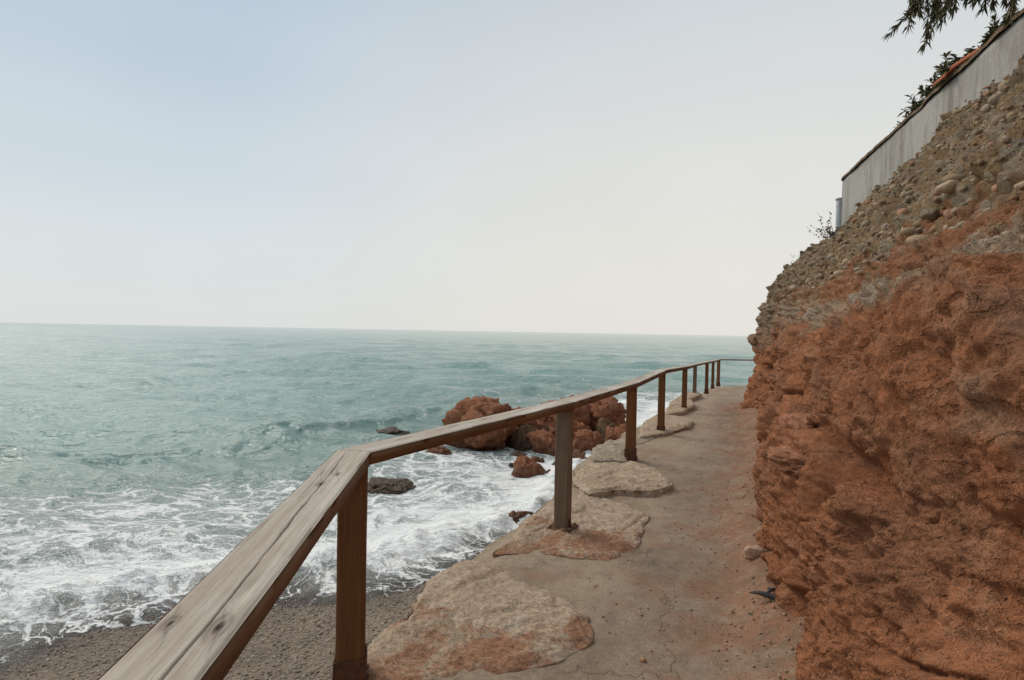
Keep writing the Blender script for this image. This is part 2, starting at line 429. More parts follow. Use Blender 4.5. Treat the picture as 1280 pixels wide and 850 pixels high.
# the low broken wavelet on the shore
z += (.11 + .12 * nf) * np.exp(-((s - .55 - .35 * nn) / .34) ** 2) * near
z += .06 * np.exp(-((s - 2.1 - .6 * nn) / .4) ** 2) * near * (1 + nf)
z += .02 * nf * sstep(4, 0, s) * near
z -= .25 * sstep(-.15, -1.2, s)
zb = np.full(len(x), -4.5); zb[near] = beach_z(x[near], y[near], s[near])
zsea = ZW + z + .03
thick = zsea - zb
patch = np.zeros(len(x)); patch[near] = fbm(pts[near] * np.array([.42, .6, 1]) + 31, 4)
foam = 1.45 * np.exp(-((s - .75 - .4 * nn) / .70) ** 2) + .38 * np.exp(-((s - 1.9 - .6 * nn) / .8) ** 2) + .40 * np.exp(-((s - 2.6) / 2.6) ** 2) + .34 * np.exp(-(np.clip(s - 4, 0, 99) / 1.6) ** 2) * (s > 1)
foam = foam + .62 * patch * sstep(7, 2.5, s)
foam *= sstep(7.4, 4.2, s + 1.3 * patch) * near
# foam eddies round the rocks and along the foot of the ledge
inx = sstep(-3.4, -1.2, x) * sstep(12.5, 9.0, y) * sstep(3.4, 2.2, x)
foam = np.maximum(foam, inx * (.28 + .55 * patch) * (s > -.3))
foam = np.maximum(foam, near * (y > 10) * (x > 0) * sstep(1.1, .1, s) * (.55 + .5 * patch))
sea_me_v = np.stack([x, y, zsea], 1)
fc = grid_faces(len(xs), len(ys))
keep = (s[fc].max(1) > -1.6)
fc = fc[keep]; used = np.unique(fc); remap = np.full(len(x), -1); remap[used] = np.arange(len(used))
m = Mat('sea_water', .12, .5)
m.b.inputs['IOR'].default_value = 1.33
pos = m.tc.outputs['Object']
wno = m.noise(.8, 2, .5, out='Color'); wno2 = m.noise(3.4, 4, .65, out='Color')
wv = m.n.new('ShaderNodeVectorMath'); wv.operation = 'ADD'; wv2 = m.n.new('ShaderNodeVectorMath'); wv2.operation = 'ADD'
m.l.new(pos, wv.inputs[0]); m.l.new(m.scale(wno, 1.3), wv.inputs[1]); m.l.new(wv.outputs[0], wv2.inputs[0]); m.l.new(m.scale(wno2, .42), wv2.inputs[1])
mp = m.n.new('ShaderNodeMapping'); mp.inputs['Scale'].default_value = (.80, 1.5, .3); mp.inputs['Rotation'].default_value = (0, 0, R(-24))
m.l.new(wv2.outputs[0], mp.inputs['Vector']); fv = mp.outputs[0]
fo = m.attr('foam')
e1 = m.voro(1.7, 'DISTANCE_TO_EDGE', fv); e2 = m.voro(4.0, 'DISTANCE_TO_EDGE', fv); e3 = m.voro(10, 'DISTANCE_TO_EDGE', fv)
brk = m.noise(1.5, 6, .68, m.coord((.8, 1.5, 1)), dist=.6); fin = m.noise(20, 5, .72, fv)
fo2 = m.math('ADD', fo, m.rng(brk, .28, .72, -.55, .55))
fop = m.math('MAXIMUM', fo2, .0)
def lacing(e, k):
    q1 = m.math('SUBTRACT', 1.0, m.math('DIVIDE', e, m.math('ADD', m.math('MULTIPLY', fop, k), .004)), True)
    return m.math('POWER', q1, .8)
lace = m.math('MAXIMUM', lacing(e1, .16), m.math('MULTIPLY', lacing(e2, .115), m.rng(fo2, .15, .6, .2, .85)))
lace = m.math('MAXIMUM', lace, m.math('MULTIPLY', lacing(e3, .11), m.rng(fo2, .5, 1.0, 0, .7)))
lace = m.math('MULTIPLY', lace, m.rng(fo2, .05, .45))
solid = m.rng(fo2, 1.0, 1.6, 0, 1.0)
ff = m.math('MAXIMUM', lace, solid)
ff = m.math('MULTIPLY', ff, m.rng(fin, .32, .58, .45, 1.2), True)
veil = m.rng(fo2, .1, 1.0, 0, .20)
ff = m.math('MAXIMUM', m.rng(ff, .08, .68, 0, .97), veil)
dn = m.noise(.06, 3, .5, m.coord((1, 2.2, 1)))
sh = m.attr('shore')
deep = m.mix(m.rng(dn, .35, .65), (.128, .248, .218), (.142, .264, .230))
c = m.mix(m.rng(sh, 1.0, 12, 0, 1), (.150, .205, .178), deep)
c = m.mix(m.rng(sh, -.2, 1.4, 1, 0), c, (.19, .165, .135))
c = m.mix(ff, c, (.80, .80, .775)); m.color(c)
m.set(m.b, 'Roughness', m.rng(ff, 0, 1, .10, .75)); m.set(m.b, 'Specular IOR Level', m.rng(ff, 0, 1, .5, .2))
r1 = m.noise(.55, 4, .6, m.coord((1, 1.9, 1))); r2 = m.noise(2.6, 5, .62, m.coord((1, 1.7, 1))); r3 = m.noise(11, 4, .6, m.coord((1, 1.5, 1)))
nb = m.bump(r1, .32, .9); nb = m.bump(r2, .11, .9, nb); nb = m.bump(r3, .018, .8, nb); nb = m.bump(ff, .035, .7, nb)
m.normal(nb)
tr = m.n.new('ShaderNodeBsdfTransparent'); ms = m.n.new('ShaderNodeMixShader')
tk = m.math('MAXIMUM', m.rng(m.attr('thick'), .0, .16, .12, 1.0), ff)
m.l.new(tk, ms.inputs[0]); m.l.new(tr.outputs[0], ms.inputs[1]); m.l.new(m.b.outputs[0], ms.inputs[2]); m.l.new(ms.outputs[0], m.out.inputs[0])
M['sea'] = m.m
me = mesh_np('sea', sea_me_v[used], remap[fc], M['sea'])
attr_f(me, 'foam', foam[used]); attr_f(me, 'shore', s[used]); attr_f(me, 'thick', thick[used])
tag(link('sea', me), 'pale teal sea with low swell and white foam along the shingle beach', 'sea', kind='structure')

# ---- beach and seabed
xs = axis(-6.0, 1.0, .05, -60, 14, 1.06); ys = axis(2.0, 8.5, .05, -14, 40, 1.06)
X, Y = np.meshgrid(xs, ys, indexing='ij'); x = X.ravel(); y = Y.ravel(); s = shore_dist(x, y)
zb = beach_z(x, y, s)
me = mesh_np('beach', np.stack([x, y, zb], 1), grid_faces(len(xs), len(ys)), M['beach'])
pn = fbm(np.stack([x, y, 0 * x], 1) * 1.4, 3)
attr_f(me, 'wet', sstep(-.75, -.1, s + .3 * pn))
tag(link('beach', me), 'grey brown shingle beach below the railing, wet at the water line', 'beach', kind='structure')

# ---- stations along the path: foot of the cliff B, crest C with its height, seaward edge of the path L
ST = [  # Bx, By, Cx, Cy, Cz, Lx, Ly, headland
    (-1.9, -10, .9, -10.6, 4.9, -3.2, -10, 0), (.55, -3, 3.1, -3.7, 4.9, -1.0, -3, 0), (1.0, 0, 3.75, -.7, 4.9, -.78, 0, 0),
    (1.22, 1.45, 4.1, .6, 5.15, -.88, 1.5, 0), (1.38, 2.6, 4.36, 1.45, 5.15, -.74, 2.7, 0), (2.34, 5.05, 5.07, 3.95, 5.16, .22, 5.1, 0),
    (3.72, 7.95, 5.93, 6.9, 4.98, 1.42, 8.2, .15), (5.05, 11.4, 7.05, 10.8, 4.5, 3.0, 11.6, .8), (5.55, 12.9, 7.62, 12.6, 4.33, 4.1, 13.6, 1),
    (7.0, 14.8, 8.4, 13.7, 4.0, 5.7, 17.0, 1), (8.3, 15.8, 9.3, 14.2, 4.0, 8.0, 21.25, 1), (10.5, 16.6, 10.6, 14.7, 4.2, 11.5, 21.6, 1),
    (16, 17.6, 16, 15.2, 4.5, 17, 22.2, 1), (40, 19, 40, 16, 5, 42, 24, 1)]
ST = np.array(ST, float)
PROF_N = np.array([(0.0, -.5), (-.01, .25), (.02, .7), (.075, 1.2), (.17, 1.75), (.30, 2.3), (.50, 3.05), (.78, 4.0), (1.0, 4.85)])
PROF_H = np.array([(-.03, -.6), (-.035, .15), (-.01, .7), (.055, 1.45), (.10, 2.2), (.23, 2.8), (.47, 3.3), (.83, 3.88), (1.0, 4.33)])
def catmull(P, t):
    n = len(P); i = np.clip(np.floor(t).astype(int), 0, n - 2); u = (t - i)[:, None]
    p0 = P[np.maximum(i - 1, 0)]; p1 = P[i]; p2 = P[i + 1]; p3 = P[np.minimum(i + 2, n - 1)]
    return .5 * (2 * p1 + (p2 - p0) * u + (2 * p0 - 5 * p1 + 4 * p2 - p3) * u ** 2 + (3 * p1 - p0 - 3 * p2 + p3) * u ** 3)
tt = np.linspace(0, len(ST) - 1, 6000); Sd = catmull(ST, tt)
seg = np.hypot(np.diff(Sd[:, 0]), np.diff(Sd[:, 1])); dcam = np.hypot(Sd[1:, 0], Sd[1:, 1] - .5)
dens = np.concatenate([[0], np.cumsum(seg / np.clip(.0042 * dcam, .0105, .30) + 3e-3)])
NU = int(dens[-1]); tu = np.interp(np.linspace(0, dens[-1], NU), dens, tt)
SU = catmull(ST, tu)
SU[:, 7] = np.clip(SU[:, 7], 0, 1)

# ---- cliff
NV = 430
vk = np.linspace(0, len(PROF_N) - 1, NV)
Fn = catmull(PROF_N, vk); Fh = catmull(PROF_H, vk)
hb = SU[:, 7][:, None, None]
prof = Fn[None] * (1 - hb) + Fh[None] * hb                     # NU, NV, 2
B = SU[:, 0:2]; C = SU[:, 2:4]; cz = SU[:, 4]
xy = B[:, None, :] + (C - B)[:, None, :] * prof[:, :, 0:1]
zn = prof[:, :, 1]; zmax = zn[:, -1:]
zc = np.where(zn > 2.2, 2.2 + (zn - 2.2) * (cz[:, None] - 2.2) / (zmax - 2.2), zn)
zc = zc + zpath(SU[:, 1])[:, None] * (zn < 1.0)
V0 = np.concatenate([xy, zc[:, :, None]], 2).reshape(-1, 3)
FCL = grid_faces(NU, NV)
N0 = normals_of(V0, FCL)
if N0[:, 0].mean() > 0: N0 = -N0; FCL = FCL[:, ::-1]
xw = V0; zz = V0[:, 2]; hd = np.repeat(SU[:, 7], NV); tv = np.repeat(tu, NV)
# layer boundary (wavy)
lay = zz - .22 * fbm(xw * np.array([.45, .45, .9]), 3) + .25 * hd + .16 * (1 - hd) * sstep(10, 4, V0[:, 1])
congl = sstep(2.30, 2.60, lay)                                  # pebbly upper layer
band = sstep(1.88, 1.98, lay) * sstep(2.28, 2.12, lay)          # pale layered band
red = 1 - sstep(1.84, 2.0, lay)
redtop = sstep(2.16, 2.26, lay) * sstep(2.62, 2.42, lay - .12 * perlin(xw * 1.1 + 5))
q = xw * np.array([1, 1, 1.5])
big = fbm(xw * .75 + 3, 3)
med = ridged(xw * np.array([1.7, 1.7, 2.2]) + .25 * perlin(xw * 2.0)[:, None] + 11, 5, .52) - 1.1
warp = np.stack([perlin(xw * 1.9 + k * 13.7) for k in range(3)], 1)
f1, f2, cid = worley((xw + .16 * warp) * np.array([1.35, 1.35, 1.75]) + 5)
blk = _J[cid, 0] - .5
crk = np.exp(-((f2 - f1) / .045) ** 2)
crk *= sstep(-.05, .35, perlin(xw * .9 + 40))
f1b, f2b, cidb = worley((xw + .07 * warp) * np.array([4.2, 4.2, 5.6]) + 9)
knob = np.clip(1 - f1b * 1.25, 0, 1); pitm = (_J[cidb, 1] > .80)
pit = np.clip(1 - f1b / .33, 0, 1) ** .6 * pitm
lam = fbm(xw * np.array([2.2, 2.2, 15.0]), 4)                    # thin horizontal lamination
fine = fbm(xw * 9.5, 5, .6)
ter = fbm(xw * np.array([.95, .95, 1.5]) + .12 * warp + 91, 4, .55) * 2.6
tq = np.floor(ter); tf = ter - tq; ter = (tq + sstep(.30, .62, tf)) / 2.6
f1c, f2c, cidc = worley((xw + .10 * warp) * np.array([2.3, 2.3, 3.4]) + 15)
fac_s = (worley.off * (_J[cidc] - .5)).sum(1) * sstep(0, .10, f2c - f1c)
f1d, f2d, cidd = worley((xw + .22 * warp) * np.array([.95, .95, 1.35]) + 33)
fac_b = ((worley.off * (_J[cidd] - .5)).sum(1) + .55 * (_J[cidd, 2] - .5)) * sstep(0, .14, f2d - f1d)
crb = np.exp(-((f2d - f1d) / .030) ** 2) * sstep(-.3, .1, perlin(xw * .7 + 12))
rough_m = .35 + .65 * sstep(-.25, .35, perlin(xw * .9 + 66))
slab = (_J[cidc, 0] - .5) * sstep(.0, .30, f2c - f1c) - .8 * np.exp(-((f2c - f1c) / .04) ** 2) * (perlin(xw * 1.3 + 20) > -.05)
pmask = sstep(-.15, .25, perlin(xw * .8 + 77) + .5 * (zz - 1.3))
dred = .16 * big + .09 * ter + .34 * fac_b + .12 * fac_s - .06 * crb + .018 * slab * rough_m + .030 * med * rough_m + .020 * blk * sstep(.0, .35, f2 - f1) - .085 * crk + .016 * knob - .10 * pit * pmask + (.022 * fine + .014 * lam) * (.5 + .8 * rough_m) + .016 * fbm(xw * 24, 4, .66) * (.5 + .8 * rough_m) + .022 * rough_m * (ridged(xw * np.array([3.6, 3.6, 6]) + .3 * warp, 4) - 1.1)
dred -= np.percentile(dred, 62)
dband = -.03 + .13 * big + .075 * np.round(lam * 3 + 1.5 * perlin(xw * 1.3)) / 3 + .03 * fine
g1, g2, gid = worley((xw + .05 * warp) * np.array([5.2, 5.2, 7.5]) + 2)
peb = np.sqrt(np.clip(1 - (g1 / .62) ** 2, 0, 1)) * (.3 + .9 * _J[gid, 2])
h1, h2, hid = worley(xw * np.array([13., 13., 17.]) + 8)
peb2 = np.sqrt(np.clip(1 - (h1 / .62) ** 2, 0, 1)) * (.3 + .8 * _J[hid, 2])
dcon = -.04 + .13 * big + .05 * med + .085 * peb + .034 * peb2 + .034 * fine + .012 * fbm(xw * 24, 3)
D = dred * red + dband * band * (1 - congl) + dcon * np.clip(1 - red - band * (1 - congl), 0, 1)
foot = sstep(-.1, .55, zz - zpath(V0[:, 1])); crest = sstep(0, .35, np.repeat(cz, NV) - zz)
D = D + hd * sstep(.35, 1.3, zz) * (.10 * fbm(xw * 1.9 + 21, 4) + .05 * (ridged(xw * 3.1 + 4, 3) - 1))
D = D * (.45 + .55 * foot) * (.35 + .65 * crest) + .02 * (1 - foot)
# the deep curved crack behind the wedged block, and the cleft under it
def groove(line, width, depth):
    global D
    line = np.array(line); best = np.full(len(V0), 1e9)
    lo = line.min(0) - .5; hi = line.max(0) + .5
    sel = np.where(((V0 > lo) & (V0 < hi)).all(1))[0]; P = V0[sel]; b = np.full(len(sel), 1e9)
    for a_, c_ in zip(line[:-1], line[1:]):
        ab = c_ - a_; t = np.clip(((P - a_) @ ab) / (ab @ ab), 0, 1)
        b = np.minimum(b, np.linalg.norm(P - (a_ + t[:, None] * ab), axis=1))
    D[sel] -= depth * np.exp(-(b / width) ** 2)
GROOVES = [
    ([(1.87, 3.22, 1.22), (1.82, 3.12, 1.17), (1.77, 2.98, 1.13), (1.75, 3.0, 1.05)], .034, .26),
    ([(1.75, 3.0, 1.066), (1.69, 2.87, 1.05), (1.60, 2.6, 1.03), (1.554, 2.5, 1.0), (1.52, 2.39, .97), (1.47, 2.2, .93)], .045, .17),
    ([(2.07, 4.1, .90), (1.9, 3.5, .93), (1.75, 3.05, .985)], .020, .06),
    ([(1.71, 3.56, .16), (1.74, 3.62, .12)], .075, .20),
    ([(1.49, 1.66, 1.39), (1.53, 1.80, 1.38)], .030, .08)]
for g_ in GROOVES: groove(*g_)
VC = V0 + N0 * D[:, None]
# colour: true earth colours by layer
cn = fbm(xw * 1.1 + 50, 4); cn2 = fbm(xw * 4.5 + 60, 4, .6)
col = np.tile(np.array([.36, .145, .068]), (len(V0), 1))
col = mixc(col, (.285, .128, .068), sstep(.0, .5, cn) * .8)
col = mixc(col, (.41, .195, .105), sstep(.15, .6, cn2) * .7)
col = mixc(col, (.32, .19, .12), sstep(.25, .6, fbm(xw * np.array([.9, .9, 2.6]) + 70, 4) + .25 * (zz - 1.6)) * .6)
bandc = np.tile(np.array([.38, .26, .17]), (len(V0), 1)); bandc = mixc(bandc, (.42, .335, .25), sstep(0, .4, lam) * .8); bandc = mixc(bandc, (.36, .16, .08), sstep(.1, .5, cn2) * .75)
conc = np.tile(np.array([.30, .195, .108]), (len(V0), 1))
conc = mixc(conc, (.33, .265, .19), (_J[gid, 0] > .55) * sstep(.15, .5, peb) * .8)
conc = mixc(conc, (.29, .235, .175), (_J[gid, 1] > .75) * sstep(.15, .5, peb) * .8)
conc = mixc(conc, (.32, .12, .055), sstep(.22, .5, cn + .25 * cn2) * sstep(3.4, 2.5, lay) * .9)
conc = mixc(conc, (.20, .135, .075), sstep(.0, .5, cn2) * .5)
wb = band * (1 - congl); wc = np.clip(1 - red - wb, 0, 1); ws = red + wb + wc
redc = col.copy()
col = (col * red[:, None] + bandc * wb[:, None] + conc * wc[:, None]) / ws[:, None]
col = mixc(col, (.36, .15, .072), redtop * (1 - hd) * .85 * sstep(-.5, .1, cn2 + .4))
hg = hd * sstep(1.35, 1.75, lay) * sstep(-.6, .2, cn + .4)
col = mixc(col, (.25, .175, .115), hg * .8)
me = mesh_np('cliff', VC, FCL, M['cliff']); attr_c(me, 'Col', col)
cliff = tag(link('cliff', me), 'red clay cliff with a pebbly brown top beside the path', 'cliff', kind='structure')
CN = normals_of(VC, FCL)

# plateau behind the crest
NP = 40; kk = np.linspace(0, 1, NP) ** 2
PC = VC.reshape(NU, NV, 3)[::6, -1, :]; nP = len(PC)
far = PC + np.array([55., 6., 0]); pl = PC[:, None, :] * (1 - kk)[None, :, None] + far[:, None, :] * kk[None, :, None]
pl[:, :, 2] = PC[:, None, 2] * (1 - kk)[None] + 5.0 * kk[None] - .03
pl = pl.reshape(-1, 3); pl[:, 2] += .06 * fbm(pl * .8, 3) * np.tile(sstep(0, .02, kk), nP)
fcp = grid_faces(nP, NP)
if normals_of(pl, fcp)[:, 2].mean() < 0: fcp = fcp[:, ::-1]
me = mesh_np('plateau', pl, fcp, M['cliff']); attr_c(me, 'Col', np.tile(np.array([.20, .15, .09]), (len(pl), 1)))
tag(link('plateau', me), 'dry earth plateau on top of the cliff behind the wall', 'terrain', kind='structure')

# ---- path
NWp = 110; wv_ = np.linspace(0, 1, NWp)
su = SU[::2]; Lp = su[:, 5:7] + .10 * np.stack([fbm(np.stack([su[:, 5], su[:, 6], 0 * su[:, 5]], 1) * 1.1 + k * 9, 4) for k in (0, 1)], 1); Bp = su[:, 0:2]; inl = (su[:, 2:4] - Bp); inl /= np.linalg.norm(inl, axis=1)[:, None]
Rp = Bp + inl * .45
pxy = Lp[:, None] * (1 - wv_)[None, :, None] + Rp[:, None] * wv_[None, :, None]
px_ = pxy[..., 0].ravel(); py_ = pxy[..., 1].ravel(); wq = np.tile(wv_, len(su))
p3 = np.stack([px_, py_, 0 * px_], 1)
tocl = np.hypot(px_ - np.repeat(Bp[:, 0], NWp), py_ - np.repeat(Bp[:, 1], NWp)) * np.where(wq > .97, -1, 1)
wid = np.linalg.norm(Rp - Lp, axis=1); dcl = np.repeat(wid, NWp) * (1 - wq) - .45
pz = zpath(py_) + .018 * fbm(p3 * .9, 3) + .006 * fbm(p3 * 6, 3) + .15 * sstep(.42, -.15, dcl + .12 * fbm(p3 * 2.2 + 6, 3)) * (1 + .5 * fbm(p3 * 3, 3))
pz -= .05 * sstep(.10, 0, wq)
cl = np.tile(np.array([.375, .285, .20]), (len(px_), 1))
n1 = fbm(p3 * .8 + 4, 4); n2 = fbm(p3 * 3.2 + 8, 4, .6)
cl = mixc(cl, (.305, .222, .152), sstep(-.1, .5, n1) * .7)
redm = np.clip(.9 * sstep(1.0, .05, dcl + .45 * n2 + .25 * n1) + .55 * sstep(.25, .6, n1 + .4 * n2) * sstep(.45, .1, wq), 0, 1)
cl = mixc(cl, (.33, .15, .08), redm * .85)
n4 = fbm(p3 * 11 + 3, 4, .65); cl = mixc(cl, (.25, .185, .135), sstep(.1, .6, n4) * .45); cl = mixc(cl, (.43, .34, .26), sstep(.15, .6, -n4) * .35)
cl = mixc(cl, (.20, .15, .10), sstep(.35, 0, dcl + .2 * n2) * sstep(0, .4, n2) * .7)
pv = np.stack([px_, py_, pz], 1); pf = grid_faces(len(su), NWp)
# kerb face down to the beach
sk = pv.reshape(len(su), NWp, 3)[:, 0, :].copy(); sk2 = sk.copy(); sk2[:, 2] = -1.9; sk2[:, 0] -= .12
skv = np.stack([sk, sk * .6 + sk2 * .4 + .04 * fbm(sk * 2, 3)[:, None], sk2], 1).reshape(-1, 3)
skf = grid_faces(len(su), 3) + len(pv)
allv = np.concatenate([pv, skv]); allf = np.concatenate([pf[:, ::-1] if normals_of(pv, pf)[:, 2].mean() < 0 else pf, skf[:, ::-1]])
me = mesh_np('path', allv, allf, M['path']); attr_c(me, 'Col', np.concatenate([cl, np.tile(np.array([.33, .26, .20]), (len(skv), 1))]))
tag(link('path', me), 'narrow trodden concrete path between the railing and the red cliff', 'path', kind='structure')

# ------------------------------------------------------------------ rocks
def rock_mesh(name, size, mat, seed, sub=5, planes=13, rough=.05, layered=False, attr=None):
    rg = np.random.default_rng(seed); V, Fc = ico(sub)
    n = rg.normal(size=(planes, 3)); n /= np.linalg.norm(n, axis=1)[:, None]; d = rg.uniform(.62, 1.0, planes)
    n = np.concatenate([n, -n[:3], [[0, 0, 1]]]); d = np.concatenate([d, rg.uniform(.65, .95, 3), [.78]])
    dots = np.clip(V @ n.T, 1e-3, None); r = d[None] / dots
    r = -np.log(np.exp(-12 * np.minimum(r, 3)).sum(1)) / 12; r = np.clip(r, .3, 1.15)
    P = V * r[:, None]; off = rg.uniform(0, 90, 3)
    dd = rough * (1.6 * fbm(P * 1.6 + off, 3) + .9 * (ridged(P * 3.2 + off, 4) - 1.1) + .35 * fbm(P * 12 + off, 3))
    f1, f2, ci = worley(P * 1.9 + off); dd -= rough * 1.2 * np.exp(-((f2 - f1) / .06) ** 2)
    if layered: dd += rough * .9 * np.round(3 * np.sin(P[:, 2] * 7 + 1.5 * perlin(P * 2 + off))) / 3
    P = P * (1 + dd)[:, None] * np.asarray(size)
    return mesh_np(name, P, Fc, mat)
# (photo x of the middle, photo y of the water line at its foot, width and height in photo pixels, bury, depth behind the foot, material, label, layered, seed)
RK = [
    (592, 571, 122, 70, 'redrock', 'largest rounded red boulder at the seaward end of the rock pile', 0, 21, None),
    (746, 547, 80, 58, 'redrock', 'big layered red rock at the landward end of the rock pile', 1, 22, None),
    (655, 556, 92, 42, 'redrock', 'broad red rock behind the middle of the rock pile under the handrail', 0, 23, 14.6),
    (701, 549, 76, 50, 'redrock', 'red rock seen on both sides of the nearer slim post', 0, 24, 15.0),
    (757, 549, 38, 30, 'brownrock', 'dark brown rock leaning in front of the layered red rock', 0, 25, 14.3),
    (684, 573, 46, 36, 'redrock', 'smaller red rock with a smooth front in the middle of the pile', 0, 26, None),
    (738, 574, 56, 34, 'redrock', 'squat red rock between the two nearer slim posts', 0, 27, None),
    (655, 564, 42, 36, 'brownrock', 'olive brown rock wedged against the largest red boulder', 0, 28, 13.4),
    (648, 584, 36, 22, 'brownrock', 'brown rock with a pale crusted top at the front of the pile', 0, 29, None),
    (662, 604, 44, 33, 'redrock', 'foremost dark red rock standing in the foam by the pile', 0, 30, None),
    (549, 578, 42, 19, 'redrock', 'low red rock on its own in the foam left of the big boulder', 0, 31, None),
    (607, 579, 30, 9, 'brownrock', 'flat brown rock barely above the foam before the big boulder', 0, 32, None),
    (490, 616, 66, 13, 'brownrock', 'long low dark rock awash beside the corner post', 1, 33, None),
    (648, 662, 48, 20, 'redrock', 'dark red rock lying at the foot of the ledge in the foam', 0, 34, None),
    (684, 600, 18, 13, 'redrock', 'little red rock beside the foremost rock of the pile', 0, 35, None),
    (722, 581, 28, 17, 'redrock', 'small red rock tucked behind the greyed post', 0, 36, None),
    (488, 546, 56, 9, 'brownrock', 'thin dark rock awash beyond the bend of the handrail', 0, 37, None),
    (676, 553, 30, 22, 'brownrock', 'brown rock behind the smooth fronted red rock in the pile', 0, 38, 14.0),
    (628, 560, 40, 30, 'redrock', 'red rock against the right flank of the largest boulder', 0, 39, 13.9),
    (720, 556, 44, 34, 'redrock', 'red rock below the layered rock, directly behind the greyed post', 0, 40, 14.1),
    (672, 586, 24, 14, 'redrock', 'small red stone at the front of the pile touching the crusted rock', 0, 41, None),
    (698, 590, 26, 18, 'brownrock', 'small brown stone between the pile and the greyed post', 0, 42, None),
    (770, 556, 30, 24, 'redrock', 'red stone at the landward foot of the layered rock', 0, 43, 13.6),
    (786, 548, 26, 20, 'redrock', 'rounded red stone closest to the pale block by the third post', 0, 45, 13.2),
    (728, 588, 26, 16, 'redrock', 'red stone at the foot of the ledge nearest the path in the pile', 0, 46, None),
    (712, 570, 30, 24, 'redrock', 'upright red stone wedged into the pile beside the greyed post', 0, 47, 13.3),
    (640, 592, 22, 12, 'brownrock', 'small brown stone in the foam left of the crusted rock', 0, 48, None),
    (668, 538, 60, 22, 'redrock', 'long red rock showing just above the handrail behind the pile', 0, 44, 16.2),
]
for px, py, wp, hp, mat, lab, layd, seed, dep in RK:
    g = ground(px, py, ZW)
    if dep is not None: g = at(px, py, dep)
    dpt = g.y; w_ = wp / F_PX * dpt; h_ = hp / F_PX * dpt
    top = g.z + h_; bot = ZW - .35
    a = .5 * w_ * 1.06; cc = (top - bot) / 2 / .84
    me = rock_mesh('rock', (a, a * .9, cc), M[mat], seed, 5 if wp > 40 else 4, rough=.10, layered=bool(layd))
    o = link('rock', me, loc=(g.x, g.y + a * .75 * (.6 if dep is None else .2), (top + bot) / 2))
    tag(o, lab, 'rock', 'rocks in the water below the path')

# ledge stones: flat topped blocks set along the seaward edge of the path
def ledge_stone(poly, ztop, mat, label, seed, depth=1.5, dome=.03, dz=0.0):
    P = np.array([tuple(ground(px, py, ztop)[:2]) for px, py in poly]); c = P.mean(0)
    rg = np.random.default_rng(seed)
    ang = np.arctan2(P[:, 1] - c[1], P[:, 0] - c[0]); rr = np.hypot(*(P - c).T); o_ = np.argsort(ang); ang, rr = ang[o_], rr[o_]
    NT, NRr, NS = 220, 60, 34
    th = np.linspace(-math.pi, math.pi, NT, endpoint=False)
    A = np.concatenate([ang - 2 * math.pi, ang, ang + 2 * math.pi]); Rr = np.tile(rr, 3)
    # straight-edged polygon in polar form
    pts_ = np.stack([np.cos(A) * Rr, np.sin(A) * Rr], 1); r = np.zeros(NT)
    for i, t_ in enumerate(th):
        d = np.array([math.cos(t_), math.sin(t_)])
        j = np.searchsorted(A, t_) - 1; a_, b_ = pts_[j], pts_[j + 1]; e = b_ - a_
        den = d[0] * e[1] - d[1] * e[0]
        r[i] = (a_[0] * e[1] - a_[1] * e[0]) / den if abs(den) > 1e-9 else Rr[j]
    r = np.abs(r); k = np.array([1, 3, 5, 3, 1.]); k /= k.sum()
    r = np.convolve(np.concatenate([r[-2:], r, r[:2]]), k, 'valid')
    edge = np.stack([np.cos(th), np.sin(th), 0 * th], 1)
    r = r * (1 + .035 * fbm(edge * 3 + seed, 4))
    rows = []
    for i in range(NRr):
        f = (i + .001) / (NRr - 1); f = f ** .8
        rows.append(np.stack([c[0] + np.cos(th) * r * f, c[1] + np.sin(th) * r * f, np.full(NT, ztop + .45 * dome * (1 - f ** 3) - .014 * sstep(.88, 1, f))], 1))
    for i in range(1, NS):
        f = i / (NS - 1); ex = 1 + .07 * math.sin(f * 3.0)
        rows.append(np.stack([c[0] + np.cos(th) * r * ex, c[1] + np.sin(th) * r * ex, np.full(NT, ztop - .014 - depth * f)], 1))
    V = np.concatenate(rows); n = len(rows)
    i_, j_ = np.meshgrid(np.arange(n - 1), np.arange(NT), indexing='ij'); i_ = i_.ravel(); j_ = j_.ravel(); j2 = (j_ + 1) % NT
    Fq = np.stack([i_ * NT + j_, (i_ + 1) * NT + j_, (i_ + 1) * NT + j2, i_ * NT + j2], 1)
    Nn = normals_of(V, Fq)
    d = .026 * fbm(V * 1.9 + seed, 4) + .010 * (ridged(V * 4 + seed, 4) - 1.1) + .007 * fbm(V * 18 + seed, 3)
    f1, f2, ci = worley(V * 1.6 + seed); d -= .012 * np.exp(-((f2 - f1) / .05) ** 2)
    V = V + Nn * d[:, None]; V[:, 2] += dz + .002
    cen = np.array([c[0], c[1], ztop])
    me = mesh_np('ledge_stone', V - cen, Fq, mat)
    tag(link('ledge_stone', me, loc=cen), label, 'rock', 'ledge stones along the seaward edge of the path')
ledge_stone([(432, 850), (455, 815), (470, 795), (505, 768), (545, 715), (578, 698), (612, 702), (655, 722), (700, 745), (735, 768), (745, 795), (700, 825), (640, 838), (560, 850), (480, 868)],
            0.015, M['dustrock'], 'wide flat ochre ledge stone dusted with red earth beside the corner post', 3, dome=.035)
ledge_stone([(606, 692), (640, 672), (660, 645), (690, 622), (740, 615), (785, 630), (812, 642), (805, 662), (795, 685), (765, 700), (700, 692), (650, 690)],
            0.02, M['dustrock'], 'ochre ledge stone carrying the greyed post on its rusty plate', 14, dome=.04)
ledge_stone([(714, 602), (716, 587), (745, 577), (790, 575), (822, 583), (842, 604), (815, 612), (770, 611), (735, 616)],
            0.07, M['ochrerock'], 'smooth rounded ochre ledge stone just before the third post', 25, dome=.05)
